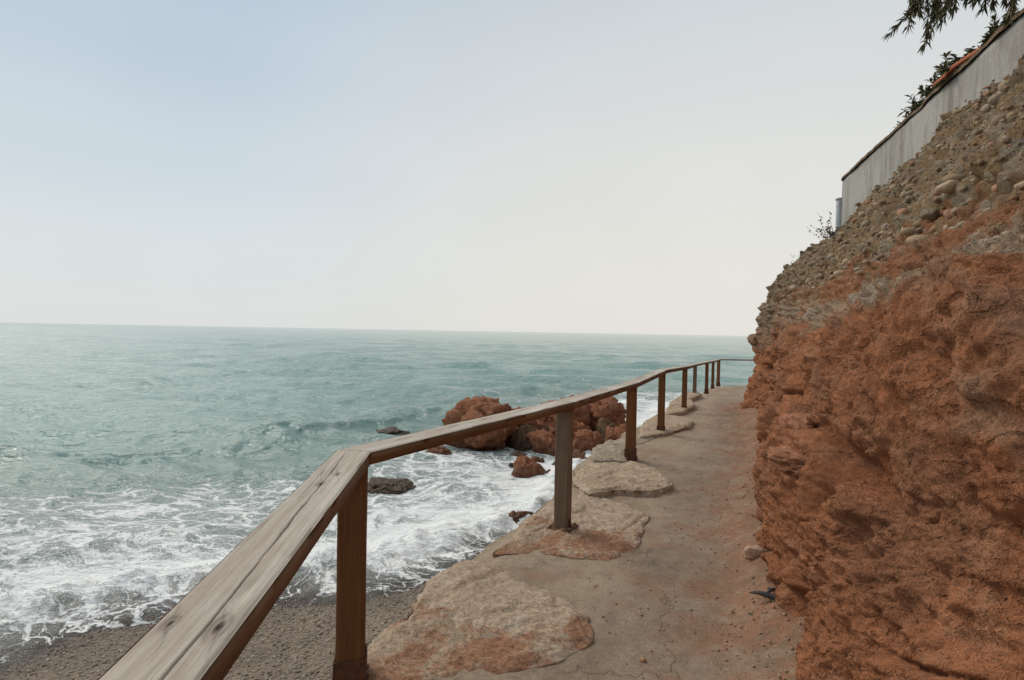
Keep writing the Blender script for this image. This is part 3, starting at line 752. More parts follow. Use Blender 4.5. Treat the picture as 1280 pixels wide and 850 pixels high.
ledge_stone([(740, 574), (741, 560), (762, 548), (786, 556), (784, 575)],
            .05, M['palerock'], 'pale squared block on the seaward side of the third post', 36, dome=.03)
ledge_stone([(797, 546), (803, 530), (822, 516), (850, 519), (867, 525), (862, 532), (835, 540)],
            0.06, M['ochrerock'], 'ochre ledge stone beyond the fourth post', 47)
ledge_stone([(772, 566), (780, 545), (800, 532), (822, 534), (818, 548), (800, 556)],
            .01, M['palerock'], 'pale block low between the third and fourth posts', 91)
ledge_stone([(830, 517), (838, 502), (850, 495), (866, 500), (869, 506), (855, 514)],
            0.05, M['ochrerock'], 'small ochre ledge stone at the fifth post', 58)
ledge_stone([(844, 499), (855, 490), (871, 488), (878, 492), (864, 498)],
            -.04, M['ochrerock'], 'farthest small ledge stone at the sixth post', 69)

# ------------------------------------------------------------------ wooden railing
# photo x of the post, photo y of its foot, ground height, photo y of the rail top
PS = []
for px, py, zg, ry in ((438, 850, 0.0, 563), (703, 661, .03, 501), (788, 573, .03, 477.5), (826, 542, .01, 461.5),
                       (855, 515.3, -.04, 457.3), (868, 498, -.2, 454.6), (883, 491, -.2, 451.6), (890.7, 485, -.28, 450.4), (897.6, 481.5, -.27, 448.6)):
    g = ground(px, py, zg); PS.append((g.x, g.y, zg, at(px, ry, g.y).z))
rail_o = empty('wooden_railing', (PS[0][0], PS[0][1], 0))
tag(rail_o, 'weathered brown wooden railing along the seaward edge of the path', 'railing')
OFF = Vector((PS[0][0], PS[0][1], 0))
b1 = at(186, 850, .868)
dir1 = (Vector((b1.x, b1.y)) - Vector(PS[0][:2])).normalized(); start = Vector(PS[0][:2]) + dir1 * 4.6
knots = [(start.x, start.y, PS[0][3])] + [(p[0], p[1], p[3]) for p in PS] + [(18.0, 21.9, PS[-1][3])]
BW, BT = .158, .062
lines = [Vector(k[:2]) for k in knots]; dirs = [(b - a).normalized() for a, b in zip(lines[:-1], lines[1:])]
def left_of(d): return Vector((-d.y, d.x))
mit = []
for i in range(len(lines)):
    if i == 0: m_ = left_of(dirs[0])
    elif i == len(lines) - 1: m_ = left_of(dirs[-1])
    else:
        n_ = (left_of(dirs[i - 1]) + left_of(dirs[i])); n_.normalize(); m_ = n_ / max(.5, n_.dot(left_of(dirs[i])))
    mit.append(m_)
def board(i, nl, nw, grooves):
    a, b = knots[i], knots[i + 1]; ma, mb = mit[i], mit[i + 1]; d = dirs[i]
    L = (lines[i + 1] - lines[i]).length; org = Vector((a[0], a[1], a[2])); wdt = BW if i < 10 else .09; th_ = BT if i < 9 else .05
    rise = (b[2] - a[2]) / L
    # local frame: x along, y left, z up
    def ends(w):                                     # where a lengthwise line at offset w starts and stops
        return (ma.dot(d) * w + .0015, L + mb.dot(d) * w - .0015)
    ws = np.linspace(-wdt / 2, wdt / 2, nw); ch = .006
    T = []; V = []; 
    us = np.linspace(0, 1, nl)
    for w in ws:
        e0, e1 = ends(w); xx = e0 + (e1 - e0) * us
        V.append(np.stack([xx, np.full(nl, w), np.zeros(nl)], 1))
    V = np.array(V)                                  # nw, nl, 3
    P = V.reshape(-1, 3); off = np.array([i * 7.7, 3.1, 0])
    stain = np.zeros(len(P)); crack = np.zeros(len(P)); dz = np.zeros(len(P))
    edge = sstep(wdt / 2 - .012, wdt / 2, np.abs(P[:, 1]))
    dz -= .006 * edge ** 2
    gr = fbm(P * np.array([1.1, 55, 1]) + off, 3); dz += .0012 * gr
    dz += .003 * fbm(P * np.array([1.5, 7, 1]) + off, 2)
    stain += sstep(.35, .85, fbm(P * np.array([1.6, 14, 1]) + off + 5, 3)) * .5
    stain += edge * sstep(.1, .5, fbm(P * np.array([3, 3, 1]) + off, 3)) * .6
    for kx, ky, kr in grooves.get('knots', []):
        q_ = np.hypot((P[:, 0] - kx) / 2.3, P[:, 1] - ky)
        ring = np.sin(q_ / kr * 9 + 2 * gr) * .5 + .5
        stain = np.maximum(stain, np.exp(-(q_ / kr) ** 2) * (.45 + .5 * ring)); dz -= .004 * np.exp(-(q_ / kr * 1.4) ** 2) * (1 - ring)
        crack = np.maximum(crack, np.exp(-(q_ / (kr * .28)) ** 4))
        # radiating checks
        sp_ = np.abs(P[:, 1] - ky - .25 * (P[:, 0] - kx) - .004 * gr); crack = np.maximum(crack, .6 * np.exp(-(sp_ / .0016) ** 2) * np.exp(-((P[:, 0] - kx) / .09) ** 2))
    for pts, wd in grooves.get('cracks', []):
        pts = np.array(pts); yy = np.interp(P[:, 0], pts[:, 0], pts[:, 1]) + .003 * perlin(P * np.array([9, 0, 0]) + off) + .0015 * perlin(P * np.array([40, 0, 0]) + off)
        wl_ = wd * sstep(pts[0, 0], pts[0, 0] + .12, P[:, 0]) * sstep(pts[-1, 0], pts[-1, 0] - .12, P[:, 0]) * (.7 + .6 * perlin(P * np.array([6, 0, 0]) + 2))
        k_ = np.exp(-((P[:, 1] - yy) / np.maximum(wl_, 2e-4)) ** 2) * (wl_ > 3e-4)
        crack = np.maximum(crack, k_); dz -= .007 * k_
    top = P.copy(); top[:, 2] = dz
    nT = len(top)
    # lower ring: sides and underside
    def side_line(w, z_):
        e0, e1 = ends(w); return np.stack([e0 + (e1 - e0) * us, np.full(nl, w), np.full(nl, z_)], 1)
    wav = .0025 * fbm(np.stack([us * L * 2.5, us * 0 + i, us * 0], 1), 3)
    outs = []
    for w, z_ in ((wdt / 2, -.004), (wdt / 2 + .0005, -th_ * .5), (wdt / 2, -th_ + .004), (wdt / 2 - .005, -th_), (-wdt / 2 + .005, -th_), (-wdt / 2, -th_ + .004), (-wdt / 2 - .0005, -th_ * .5), (-wdt / 2, -.004)):
        l_ = side_line(w, z_)
        if z_ < -.01: l_[:, 1] += wav * np.sign(w); l_[:, 2] += wav * .8
        outs.append(l_)
    allv = [top.reshape(nw, nl, 3)]
    ringv = np.array(outs)
    G = np.concatenate([allv[0], ringv])            # rows: nw top, then 8
    rows_ = len(G); nr = rows_
    Vv = G.reshape(-1, 3); Vv[:, 2] += rise * Vv[:, 0]
    f_top = grid_faces(nw, nl)
    order = list(range(nw - 1, nw + 8)) + [0]
    fs = []
    for r0, r1 in zip(order[:-1], order[1:]):
        j = np.arange(nl - 1); fs.append(np.stack([r0 * nl + j, r1 * nl + j, r1 * nl + j + 1, r0 * nl + j + 1], 1))
    f_s = np.concatenate(fs)
    # end caps: fan strips between the two sides
    caps = []
    for j in (0, nl - 1):
        ring = [r * nl + j for r in range(nw)] + [(nw + r) * nl + j for r in range(8)]
        caps.append(ring)
    me_faces = np.concatenate([f_top[:, ::-1], f_s[:, ::-1]])
    mi = np.concatenate([np.zeros(len(f_top)), np.ones(len(f_s))])
    me = mesh_np('handrail', Vv, me_faces, [M['wood_top'], M['wood_side']], True, mi)
    bm = bmesh.new(); bm.from_mesh(me); bm.verts.ensure_lookup_table()
    for ci, ring in enumerate(caps):
        vs = [bm.verts[k] for k in ring]
        try:
            f = bm.faces.new(vs if ci else vs[::-1]); f.material_index = 1
        except ValueError: pass
    bm.normal_update(); bmesh.ops.recalc_face_normals(bm, faces=bm.faces[:])
    bm.to_mesh(me); bm.free()
    n_all = len(me.vertices); st = np.zeros(n_all); st[:nT] = np.clip(stain, 0, 1); ck = np.zeros(n_all); ck[:nT] = np.clip(crack, 0, 1)
    attr_f(me, 'stain', st); attr_f(me, 'crack', ck)
    o = link('handrail', me, rail_o)
    o.matrix_parent_inverse = Matrix.Identity(4)
    ang = math.atan2(d.y, d.x)
    o.location = org - OFF; o.rotation_euler = (0, 0, ang)
    return o
GR0 = {'knots': [(4.6 - 1.52, -.045, .022), (4.6 - 1.5, .05, .014), (4.6 - .55, .01, .016), (4.6 - .42, -.02, .012)],
       'cracks': [([(4.6 - 2.2, -.03), (4.6 - 1.5, -.022), (4.6 - .9, -.002), (4.6 - .35, .012), (4.6 - .05, .022)], .0028), ([(4.6 - .8, .035), (4.6 - .5, .04), (4.6 - .3, .045)], .0018)]}
for i in range(len(knots) - 1):
    n_l = 520 if i == 0 else (260 if i < 3 else 80); n_w = 61 if i == 0 else (31 if i < 3 else 11)
    gr_ = GR0 if i == 0 else {'knots': [(.9 + .2 * i, .02, .015)], 'cracks': [([(.1, .0), (.7, .012), (1.6, -.01)], .0014)]}
    board(i, n_l, n_w, gr_)

def post_mesh(hw, h, seed, mats):
    rg = np.random.default_rng(seed); NZ = 60; ch = .007
    prof_ = [(-hw, -hw + ch), (-hw, hw - ch), (-hw + ch, hw), (hw - ch, hw), (hw, hw - ch), (hw, -hw + ch), (hw - ch, -hw), (-hw + ch, -hw)]
    sq = []
    for a_, b_ in zip(prof_, prof_[1:] + prof_[:1]):
        n_ = 6 if math.hypot(b_[0] - a_[0], b_[1] - a_[1]) > .03 else 1
        for k in range(n_): sq.append((a_[0] + (b_[0] - a_[0]) * k / n_, a_[1] + (b_[1] - a_[1]) * k / n_))
    sq = np.array(sq); ns = len(sq); zs_ = np.linspace(0, h, NZ)
    # built lengthwise along local X so the grain runs up the post
    V = np.concatenate([np.stack([np.full(ns, z_), sq[:, 0], sq[:, 1]], 1) for z_ in zs_])
    d = .0018 * fbm(V * np.array([2, 40, 40]) + seed, 3); V[:, 1:] *= (1 + d / hw)[:, None]
    i_, j_ = np.meshgrid(np.arange(NZ - 1), np.arange(ns), indexing='ij'); i_ = i_.ravel(); j_ = j_.ravel(); j2 = (j_ + 1) % ns
    Fq = np.stack([i_ * ns + j_, i_ * ns + j2, (i_ + 1) * ns + j2, (i_ + 1) * ns + j_], 1)
    me = mesh_np('post', V, Fq, mats)
    bm = bmesh.new(); bm.from_mesh(me); bm.verts.ensure_lookup_table()
    bm.faces.new([bm.verts[(NZ - 1) * ns + k] for k in range(ns)]); bm.faces.new([bm.verts[k] for k in range(ns)][::-1])
    bmesh.ops.recalc_face_normals(bm, faces=bm.faces[:]); bm.to_mesh(me); bm.free()
    return me
def shoe_mesh(hw, kind):
    bm = bmesh.new()
    def box(sx, sy, z0, z1):
        r_ = bmesh.ops.create_cube(bm, size=1.0)
        for v in r_['verts']: v.co = Vector((v.co.x * sx, v.co.y * sy, z0 + (v.co.z + .5) * (z1 - z0)))
    e = hw + .006
    if kind == 'plate':
        box(.20, .20, -.03, .008); box(.03, .012, .008, .075); bmesh.ops.translate(bm, verts=bm.verts[-8:], vec=(0, -e, 0))
        for sx_ in (-.075, .075):
            for sy_ in (-.075, .075):
                r_ = bmesh.ops.create_cone(bm, cap_ends=True, segments=6, radius1=.011, radius2=.011, depth=.014)
                bmesh.ops.translate(bm, verts=r_['verts'], vec=(sx_, sy_, .014))
    else:
        # open sleeve of four plates round the foot, and a flange
        for (sx, sy, tx, ty) in ((2 * e + .006, .006, 0, e), (2 * e + .006, .006, 0, -e), (.006, 2 * e - .006, e, 0), (.006, 2 * e - .006, -e, 0)):
            r_ = bmesh.ops.create_cube(bm, size=1.0)
            for v in r_['verts']: v.co = Vector((v.co.x * sx + tx, v.co.y * sy + ty, -.02 + (v.co.z + .5) * .13))
        box(2 * e + .03, 2 * e + .03, -.03, .004)
    bmesh.ops.bevel(bm, geom=bm.edges[:], offset=.0015, segments=1, affect='EDGES')
    me = bpy.data.meshes.new('base_plate'); bm.to_mesh(me); bm.free(); me.materials.append(getattr(M['rust'], 'm', M['rust'])); return me
for i, p in enumerate(PS):
    d = (dirs[i] + dirs[i + 1]).normalized(); hw = (.062, .056, .056, .05, .05, .048, .048, .046, .046)[i]
    zb_ = p[2] - .06; h = p[3] - BT - zb_ - .002
    if i > 7: h += .01
    me = post_mesh(hw, h, 100 + i, M['wood_grey'] if i in (1, 5) else M['wood_post'])
    o = link('post', me, rail_o); o.matrix_parent_inverse = Matrix.Identity(4)
    ang = math.atan2(d.y, d.x) + (.0 if i else .10)
    if i == 0: ang = math.atan2(dirs[0].y, dirs[0].x) + .12
    o.matrix_local = Matrix.Translation(Vector((p[0], p[1], zb_)) - OFF) @ Matrix.Rotation(ang, 4, 'Z') @ Matrix.Rotation(-math.pi / 2, 4, 'Y')
    if i == 1: o['label'] = 'greyed slim post on a square rusty plate'
    sh_ = link('base_plate', shoe_mesh(hw, 'plate' if i == 1 else 'sleeve'), o); sh_.matrix_parent_inverse = Matrix.Identity(4)
    sh_.matrix_local = (Matrix.Rotation(-math.pi / 2, 4, 'Y')).inverted() @ Matrix.Translation((0, 0, .075))

# ------------------------------------------------------------------ garden wall on the crest
wa, wb_ = at(1053, 224, 13.0), at(1281, 12, 6.3); wd = Vector((wb_.x - wa.x, wb_.y - wa.y)).normalized()
wall_o = empty('garden_wall', (wa.x, wa.y, 3.9)); tag(wall_o, 'old grey plastered wall running along the top of the cliff', 'wall')
WL = 16.0; NWL = 260; us = np.linspace(0, WL, NWL); nin = Vector((-wd.y, wd.x))
if nin.x < 0: nin = -nin
zt0, zt1 = wa.z, wb_.z; Lw = (Vector(wb_[:2]) - Vector(wa[:2])).length
def wall_slab(name, off0, off1, z0f, z1f, mat, jag, parent):
    rows = []; nz = 26
    for k in range(nz):
        f = k / (nz - 1); rows.append(np.stack([us, np.full(NWL, off0), z0f + (z1f - z0f) * f], 1))
    rows.append(np.stack([us, np.full(NWL, off1), z1f], 1))
    for k in range(1, 4):
        f = k / 3; rows.append(np.stack([us, np.full(NWL, off1), z1f + (z0f - z1f) * f], 1))
    G = np.array(rows); P = G.reshape(-1, 3)
    P[:, 1] += jag * fbm(P * 1.6 + 3, 4); P[:, 2] += jag * .8 * fbm(P * np.array([2, 2, 0]) + 9, 4) * (P[:, 2] > 0)
    nr = len(rows); Fq = grid_faces(nr, NWL)
    loops = [np.array([[0 + j, (nr - 4) * NWL + j, (nr - 1) * NWL + j, (nr - 1) * NWL + j]]) for j in ()]
    W3 = np.stack([wd.x * P[:, 0] + nin.x * P[:, 1], wd.y * P[:, 0] + nin.y * P[:, 1], P[:, 2]], 1)
    me = mesh_np(name, W3, Fq, mat)
    bm = bmesh.new(); bm.from_mesh(me); bm.verts.ensure_lookup_table()
    for j in (0, NWL - 1):
        bm.faces.new([bm.verts[r_ * NWL + j] for r_ in range(nr)])
    bmesh.ops.recalc_face_normals(bm, faces=bm.faces[:]); bm.to_mesh(me); bm.free()
    o = link(name, me, parent); return o
ztop = (zt0 + (zt1 - zt0) * us / Lw) - 3.9
wall_slab('plaster_face', 0.0, .22, np.full(NWL, -.6), ztop - .04, M['plaster'], .012, wall_o)
wall_slab('coping', -.035, .26, ztop - .038, ztop + .012, M['coping'], .034, wall_o)
# pale post at the wall's end
pp = at(1048.5, 291, 13.1); h_ = at(1048.5, 249, 13.1).z - pp.z
V, Fq = tube([(0, 0, -.3), (0, 0, .05), (0, 0, h_ * .5), (0, 0, h_ - .03), (0, 0, h_ - .012)], [.075, .075, .074, .074, .066], 14)
bg = Bag(); bg.add(V, Fq); po = link('pipe_post', bg.mesh('pipe_post', M['palepost']), loc=pp)
tag(po, 'pale grey pipe post standing at the end of the plastered wall', 'post')
V, Fq = tube([(0, 0, h_ - .02), (0, 0, h_ - .018), (0, 0, h_ + .02), (0, 0, h_ + .03)], [.04, .088, .088, .05], 14); bg = Bag(); bg.add(V, Fq)
link('cap', bg.mesh('cap', M['palepost']), po)

# terracotta tiles on the coping
def tile_mesh():
    n, L_ = 9, .36; V = []; 
    for r_, zo in ((.085, 0), (.070, 0)):
        for k in range(n):
            a_ = math.pi * k / (n - 1)
            for xx, sc in ((0, 1.0), (L_, .85)): V.append((xx, math.cos(a_) * r_ * sc, math.sin(a_) * r_ * sc * .8))
    Fq = []
    for k in range(n - 1):
        Fq.append((2 * k, 2 * k + 1, 2 * k + 3, 2 * k + 2)); o_ = 2 * n; Fq.append((o_ + 2 * k, o_ + 2 * k + 2, o_ + 2 * k + 3, o_ + 2 * k + 1))
        for e in (0, 1): Fq.append((2 * k + e, 2 * k + 2 + e, o_ + 2 * k + 2 + e, o_ + 2 * k + e))
    for e in (0, n - 1): Fq.append((2 * e, 2 * e + 1, 2 * n + 2 * e + 1, 2 * n + 2 * e))
    return mesh_np('roof_tile', np.array(V), np.array(Fq), M['terracotta'])
tm = tile_mesh()
for L_, rz, ry, lab in ((5.45, .25, -.06, 'orange curved roof tile lying on the wall coping, nearer of two'), (4.95, -.1, .12, 'orange curved roof tile lying on the wall coping, farther and tilted')):
    o = link('roof_tile', tm, loc=(wa.x + wd.x * L_ + nin.x * .0, wa.y + wd.y * L_ + nin.y * .0, zt0 + (zt1 - zt0) * L_ / Lw + .03)); o.scale = (1.35, 1.35, 1.35); o.rotation_euler = (.1, ry, math.atan2(wd.y, wd.x) + rz)
    tag(o, lab, 'roof tile', 'roof tiles on the wall')

# ------------------------------------------------------------------ plants
def leaf(bag, p, d, L_, w_, rg, droop=.2):
    d = Vector(d).normalized(); s_ = d.cross(Vector((rg.normal() * .5, rg.normal() * .5, 1)))
    if s_.length < .05: s_ = d.cross(Vector((1, 0, 0)))
    s_.normalize(); p = Vector(p); m_ = p + d * L_ * .5; t_ = p + d * L_ - Vector((0, 0, droop * L_))
    V = [p - s_ * w_ * .15, p + s_ * w_ * .15, m_ + s_ * w_ * .5, m_ - s_ * w_ * .5, t_ + s_ * w_ * .06, t_ - s_ * w_ * .06]
    bag.add([v[:] for v in V], [(0, 1, 2, 3), (3, 2, 4, 5)])
def shrub(loc, h, spread, n_br, leaves, leaf_l, leaf_w, mat, label, cat='shrub', lean=(0, 0), seed=1, group=None, name='shrub', curve=.3, thin=.008):
    rg = np.random.default_rng(seed); lv = Bag(); st_ = Bag()
    for b in range(n_br):
        a_ = rg.uniform(0, 2 * math.pi); sp_ = spread * math.sqrt(rg.uniform(.02, 1)); hh = h * rg.uniform(.45, 1.0)
        end = Vector((math.cos(a_) * sp_ + lean[0], math.sin(a_) * sp_ + lean[1], hh)); pts = []
        base = Vector((rg.normal() * spread * .12, rg.normal() * spread * .12, -.1))
        for k in range(7):
            f = k / 6; pts.append(base.lerp(end, f) + Vector((rg.normal() * .02, rg.normal() * .02, curve * h * f * (1 - f))))
        st_.add(*tube(pts, [thin * (1.15 - f / 6) for f in range(7)], 4))
        for l_ in range(leaves):
            f = rg.uniform(.25, 1.0); i_ = min(5, int(f * 6)); p = pts[i_].lerp(pts[i_ + 1], f * 6 - i_)
            dd = Vector((rg.normal(), rg.normal(), rg.normal() * .7 + .45)); leaf(lv, p, dd, leaf_l * rg.uniform(.6, 1.25), leaf_w * rg.uniform(.7, 1.2), rg)
    o = empty(name, loc); link('foliage', lv.mesh('foliage', mat, False), o); link('stem', st_.mesh('stem', M['bark']), o)
    tag(o, label, cat, group); return o
SH = [(1236, 66, 7.2, .20, .30, 'low tuft of dark pointed leaves over the wall nearest the overhanging branch'),
      (1214, 86, 7.7, .34, .34, 'dark leafy shrub just right of the nearer roof tile on the wall'),
      (1178, 116, 8.8, .40, .42, 'densest dark shrub over the wall behind the roof tiles'),
      (1156, 138, 9.6, .42, .45, 'dark leafy shrub over the middle of the wall'),
      (1134, 160, 10.4, .36, .42, 'dark shrub with a ragged top left of the middle of the wall'),
      (1114, 180, 11.3, .26, .36, 'low dark shrub over the wall towards its far end'),
      (1097, 192, 12.2, .16, .22, 'smallest dark sprig over the far part of the wall')]
for k, (px, py, dp, h, sp_, lab) in enumerate(SH):
    q_ = at(px, py, dp); back = nin * .38
    shrub((q_.x + back.x, q_.y + back.y, q_.z - .20), h + .42, sp_, 44, 80, .115, .036, M['leaf_dark'], lab, seed=40 + k, group='shrubs behind the wall')
q_ = at(1050, 292, 12.8); shrub((q_.x - .1, q_.y, q_.z - .1), .28, .22, 16, 26, .06, .022, M['leaf_dark'], 'low green weed at the foot of the pale pipe post', 'plant', seed=61, name='weed')
q_ = at(1040, 302, 12.7); shrub((q_.x, q_.y, q_.z - .15), .85, .34, 9, 13, .075, .03, M['leaf_dry'], 'dry straggly plant leaning out from the cliff top beside the pipe post', 'plant', lean=(-.28, -.1), seed=62, name='dry_plant', thin=.005)
q_ = at(1000, 335, 12.5); shrub((q_.x, q_.y, q_.z - .1), .42, .16, 8, 10, .06, .02, M['leaf_dry'], 'small dry weed on the sloping brow of the headland', 'plant', lean=(-.15, -.1), seed=63, name='dry_plant', thin=.004)
q_ = at(984, 348, 12.6); shrub((q_.x, q_.y, q_.z - .08), .22, .14, 10, 16, .05, .016, M['leaf_dark'], 'tiny dark weed lowest on the brow of the headland', 'plant', lean=(-.05, 0), seed=64, name='weed')

# overhanging tree: trunk on the plateau, drooping boughs reach out over the wall
rg = np.random.default_rng(77)
tb = Vector((7.6, 4.6, 4.7)); tree = empty('overhanging_tree', tb); tag(tree, 'needle leaved tree hanging its dark branch tips over the wall', 'tree')
tr_ = Bag(); crown = Bag()
tr_pts = [Vector((0, 0, -.3)), Vector((-.1, .05, .6)), Vector((-.25, .1, 1.3)), Vector((-.3, .2, 2.1)), Vector((-.2, .3, 3.0))]
tr_.add(*tube(tr_pts, [.19, .16, .135, .10, .05], 10)); link('trunk', tr_.mesh('trunk', M['bark']), tree)
br = Bag()
def bough(p0, p1, sag, r0, n_tw, tip=True):
    pts = []
    for k in range(10):
        f = k / 9; pts.append(p0.lerp(p1, f) + Vector((rg.normal() * .02, rg.normal() * .02, sag * math.sin(f * math.pi))))
    br.add(*tube(pts, [r0 * (1.1 - f / 10) for f in range(10)], 6))
    for t_ in range(n_tw):
        f = rg.uniform(.45, 1.0); i_ = min(8, int(f * 9)); p = pts[i_].lerp(pts[i_ + 1], f * 9 - i_)
        d = (p1 - p0).normalized() * .22 + Vector((rg.normal() * .3, rg.normal() * .3, -.75 + rg.normal() * .2)); L_ = rg.uniform(.22, .42)
        tw = [p + d * L_ * g + Vector((0, 0, -.16 * g * g * L_ * 2)) for g in np.linspace(0, 1, 6)]
        br.add(*tube(tw, [.006, .005, .004, .0035, .003, .002], 4))
        for l_ in range(90):
            g = rg.uniform(.15, 1.0); i2 = min(4, int(g * 5)); q = tw[i2].lerp(tw[i2 + 1], g * 5 - i2)
            leaf(crown, q, d.normalized() * .8 + Vector((rg.normal() * .5, rg.normal() * .5, rg.normal() * .5 - .2)), rg.uniform(.05, .10), .015, rg)
def rel(px, py, dp): return at(px, py, dp) - tb
for px, py, dp, n_ in ((1160, 0, 5.6, 24), (1136, -14, 5.7, 22), (1178, -10, 5.4, 20), (1250, -30, 5.0, 14), (1232, -36, 5.3, 14)):
    bough(Vector((-.28, .15, 1.7)), rel(px, py, dp), .35, .035, n_)
for k in range(16):
    a_ = rg.uniform(0, 6.28); bough(Vector((-.25, .25, 1.4 + 1.5 * rg.random())), Vector((math.cos(a_) * 1.7 + .5, math.sin(a_) * 1.7, 2.2 + rg.uniform(-.2, 1.2))), .3, .035, 14)
cr_o = link('crown', crown.mesh('crown', M['leaf_needle'], False), tree); link('limbs', br.mesh('limbs', M['bark']), tree)

# ------------------------------------------------------------------ stones set in the cliff, rubble, pebbles
def scatter_stones(name, pos, nrm, sizes, flat, cols, mat, parent=None, sub=2, seed=0):
    rg = np.random.default_rng(seed); V, Fc = ico(sub); n = len(pos); nv = len(V)
    out = np.zeros((n, nv, 3)); cc = np.zeros((n, nv, 3))
    for i in range(n):
        # random convexish lump
        pn = rg.normal(size=(7, 3)); pn /= np.linalg.norm(pn, axis=1)[:, None]; dd = rg.uniform(.6, .95, 7)
        r = np.minimum(1.0, (dd[None] / np.clip(V @ pn.T, 1e-3, None)).min(1)); r = .5 * r + .5 * np.clip(r, .5, .9)
        P = V * r[:, None]
        sx = sizes[i] * np.array([rg.uniform(.85, 1.35), rg.uniform(.7, 1.0), rg.uniform(*flat)])
        P = P * sx; a_ = rg.uniform(0, 6.28); ca, sa = math.cos(a_), math.sin(a_)
        P = np.stack([P[:, 0] * ca - P[:, 1] * sa, P[:, 0] * sa + P[:, 1] * ca, P[:, 2]], 1)
        tl = rg.normal() * .25; ct, st_ = math.cos(tl), math.sin(tl)
        P = np.stack([P[:, 0], P[:, 1] * ct - P[:, 2] * st_, P[:, 1] * st_ + P[:, 2] * ct], 1)
        out[i] = P + pos[i]; cc[i] = cols[i]
    Fa = (Fc[None] + (np.arange(n) * nv)[:, None, None]).reshape(-1, 3)
    me = mesh_np(name, out.reshape(-1, 3), Fa, mat); attr_c(me, 'Col', cc.reshape(-1, 3))
    return link(name, me, parent)
PAL = np.array([(.34, .235, .14), (.27, .18, .105), (.39, .285, .18), (.29, .215, .145), (.34, .18, .10), (.23, .155, .09), (.31, .245, .175)])
lay_g = lay; cand = np.where((congl > .5) & (tv > 1.5) & (tv < 9.5) & (crest > .2))[0]
ys_ = V0[cand, 1]; wgt = np.clip(np.hypot(V0[cand, 0], ys_) / 8, .15, 1.2); wgt /= wgt.sum()
def set_stones(n, lo, hi, p_, sub, seed, emb):
    pick = RNG.choice(cand, n, replace=False, p=wgt); sz = lo + (hi - lo) * RNG.random(n) ** p_
    o = scatter_stones('embedded_stones', VC[pick] + CN[pick] * (sz * emb)[:, None], CN[pick], sz, (.5, .85), PAL[RNG.integers(0, len(PAL), n)] * RNG.uniform(.75, 1.12, (n, 1)), M['pebble'], cliff, sub, seed)
    o['kind'] = 'stuff'
set_stones(7000, .010, .034, 1.6, 1, 5, .15)
set_stones(1500, .030, .080, 2.6, 2, 6, .05)
WED = m_rock('wedged_clay', (.34, .14, .068), (.28, .122, .064), (.38, .18, .098), False, 1.6, None, .35)
for (x_, y_, z_), sz_, sd in (((1.885, 3.58, 1.02), (.42, .22, .13), 81), ((1.68, 3.12, .91), (.34, .19, .09), 82)):
    o = link('wedged_block', rock_mesh('wedged_block', sz_, WED, sd, 5, rough=.07), cliff, (x_, y_, z_)); o.rotation_euler = (.1, 0, math.atan2(.92, .38))
STM = m_rock('embedded_stone', (.40, .31, .21), (.34, .26, .17), (.46, .37, .27), False, 3)
for (x_, y_, z_), sz_, sd in (((3.47, 4.05, 2.99), (.17, .09, .065), 83), ((2.97, 3.44, 2.60), (.12, .075, .05), 84), ((4.66, 6.08, 3.46), (.17, .11, .09), 85), ((5.29, 6.43, 4.08), (.16, .1, .09), 86), ((3.15, 4.25, 2.55), (.09, .06, .045), 87)):
    o = link('embedded_stone', rock_mesh('embedded_stone', sz_, STM, sd, 4, rough=.03), cliff, (x_, y_, z_)); o.rotation_euler = (.15, -.2, math.atan2(.92, .38))
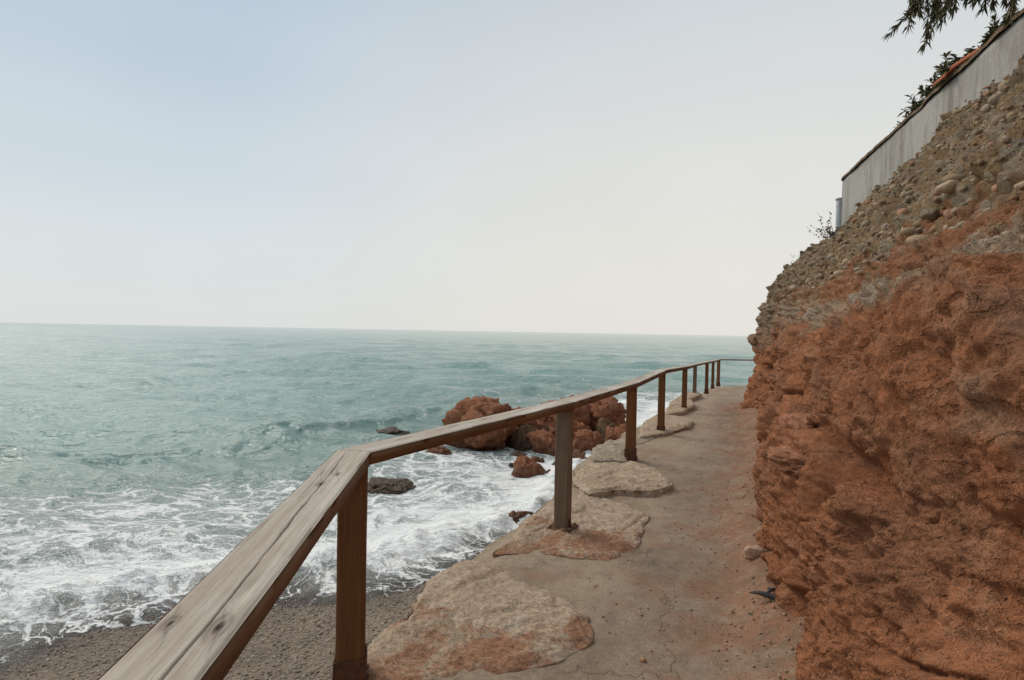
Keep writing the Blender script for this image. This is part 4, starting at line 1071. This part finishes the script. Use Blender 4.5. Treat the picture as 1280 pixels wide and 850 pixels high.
# rubble along the foot of the cliff
gw = np.where((dcl > -.12) & (py_ > 1.0) & (py_ < 15), np.exp(-np.clip(dcl, 0, 9) / .34), 0) * (.4 + np.clip(.7 + 1.2 * fbm(p3 * 1.8 + 40, 3), 0, 2)); gw = gw * np.repeat(np.hypot(*np.gradient(Lp, axis=0).T) + 1e-4, NWp); gw /= gw.sum()
gi = RNG.choice(len(pv), 24000, p=gw); fpts = pv[gi] + np.concatenate([RNG.normal(size=(len(gi), 2)) * .012, np.zeros((len(gi), 1))], 1)
sz = .002 + .010 * RNG.random(len(fpts)) ** 7 + .012 * (RNG.random(len(fpts)) > .997); fpts[:, 2] += sz * .25
o = scatter_stones('gravel', fpts, None, sz, (.5, .9), np.array([(.36, .17, .09), (.32, .23, .15), (.40, .21, .12), (.28, .2, .14)])[RNG.integers(0, 4, len(fpts))], M['pebble'], None, 1, 6)
tag(o, 'loose gravel and red crumbs along the foot of the cliff', 'gravel', kind='stuff')
# beach pebbles
bx = RNG.uniform(-5.2, .4, 26000); by = RNG.uniform(2.4, 8.0, 26000); bs = shore_dist(bx, by); k_ = (bs < .15) & (bs > -4.2)
bx, by, bs = bx[k_], by[k_], bs[k_]; bz = beach_z(bx, by, bs); sz = .005 + .014 * RNG.random(len(bx)) ** 3 + .022 * RNG.random(len(bx)) * (RNG.random(len(bx)) > .985)
wetf = np.where(bs > -.35, .55, 1.0)[:, None]
o = scatter_stones('pebbles', np.stack([bx, by, bz + sz * .2], 1), None, sz, (.45, .75), np.array([(.22, .17, .125), (.31, .245, .19), (.16, .125, .095), (.28, .19, .135), (.36, .32, .27)])[RNG.integers(0, 5, len(bx))] * wetf, M['pebble'], None, 1, 8)
tag(o, 'small rounded pebbles covering the shingle beach', 'pebbles', kind='stuff')
# a pale stone and a dark scrap on the path
def path_top(x_, y_): return float(pv[np.argmin((pv[:, 0] - x_) ** 2 + (pv[:, 1] - y_) ** 2), 2])
g = ground(944, 699, .05); me = rock_mesh('stone', (.085, .06, .05), m_rock('loose_stone', (.50, .33, .23), (.44, .27, .18), (.54, .39, .29), False, 3, None, .12), 71, 4)
tag(link('stone', me, loc=(g.x, g.y, path_top(g.x, g.y) + .028)), 'pale pink loose stone on the path at the foot of the cliff', 'stone')
g = ground(960, 760, .06)
V, Fq = tube([(-.10, .02, .022), (-.05, .0, .03), (0, -.02, .022), (.05, -.05, .016), (.07, -.075, .012)], [.004, .014, .018, .012, .004], 6); bg = Bag(); bg.add(V * np.array([1, 1, 1.0]), Fq)
V, Fq = tube([(-.02, .0, .02), (.03, .03, .035), (.075, .055, .03)], [.006, .010, .003], 6); bg.add(V, Fq)
tag(link('bark_scrap', bg.mesh('bark_scrap', M['scrap']), loc=(g.x, g.y, path_top(g.x, g.y) + .006)), 'blackened forked scrap of driftwood on the path by the cliff', 'driftwood')
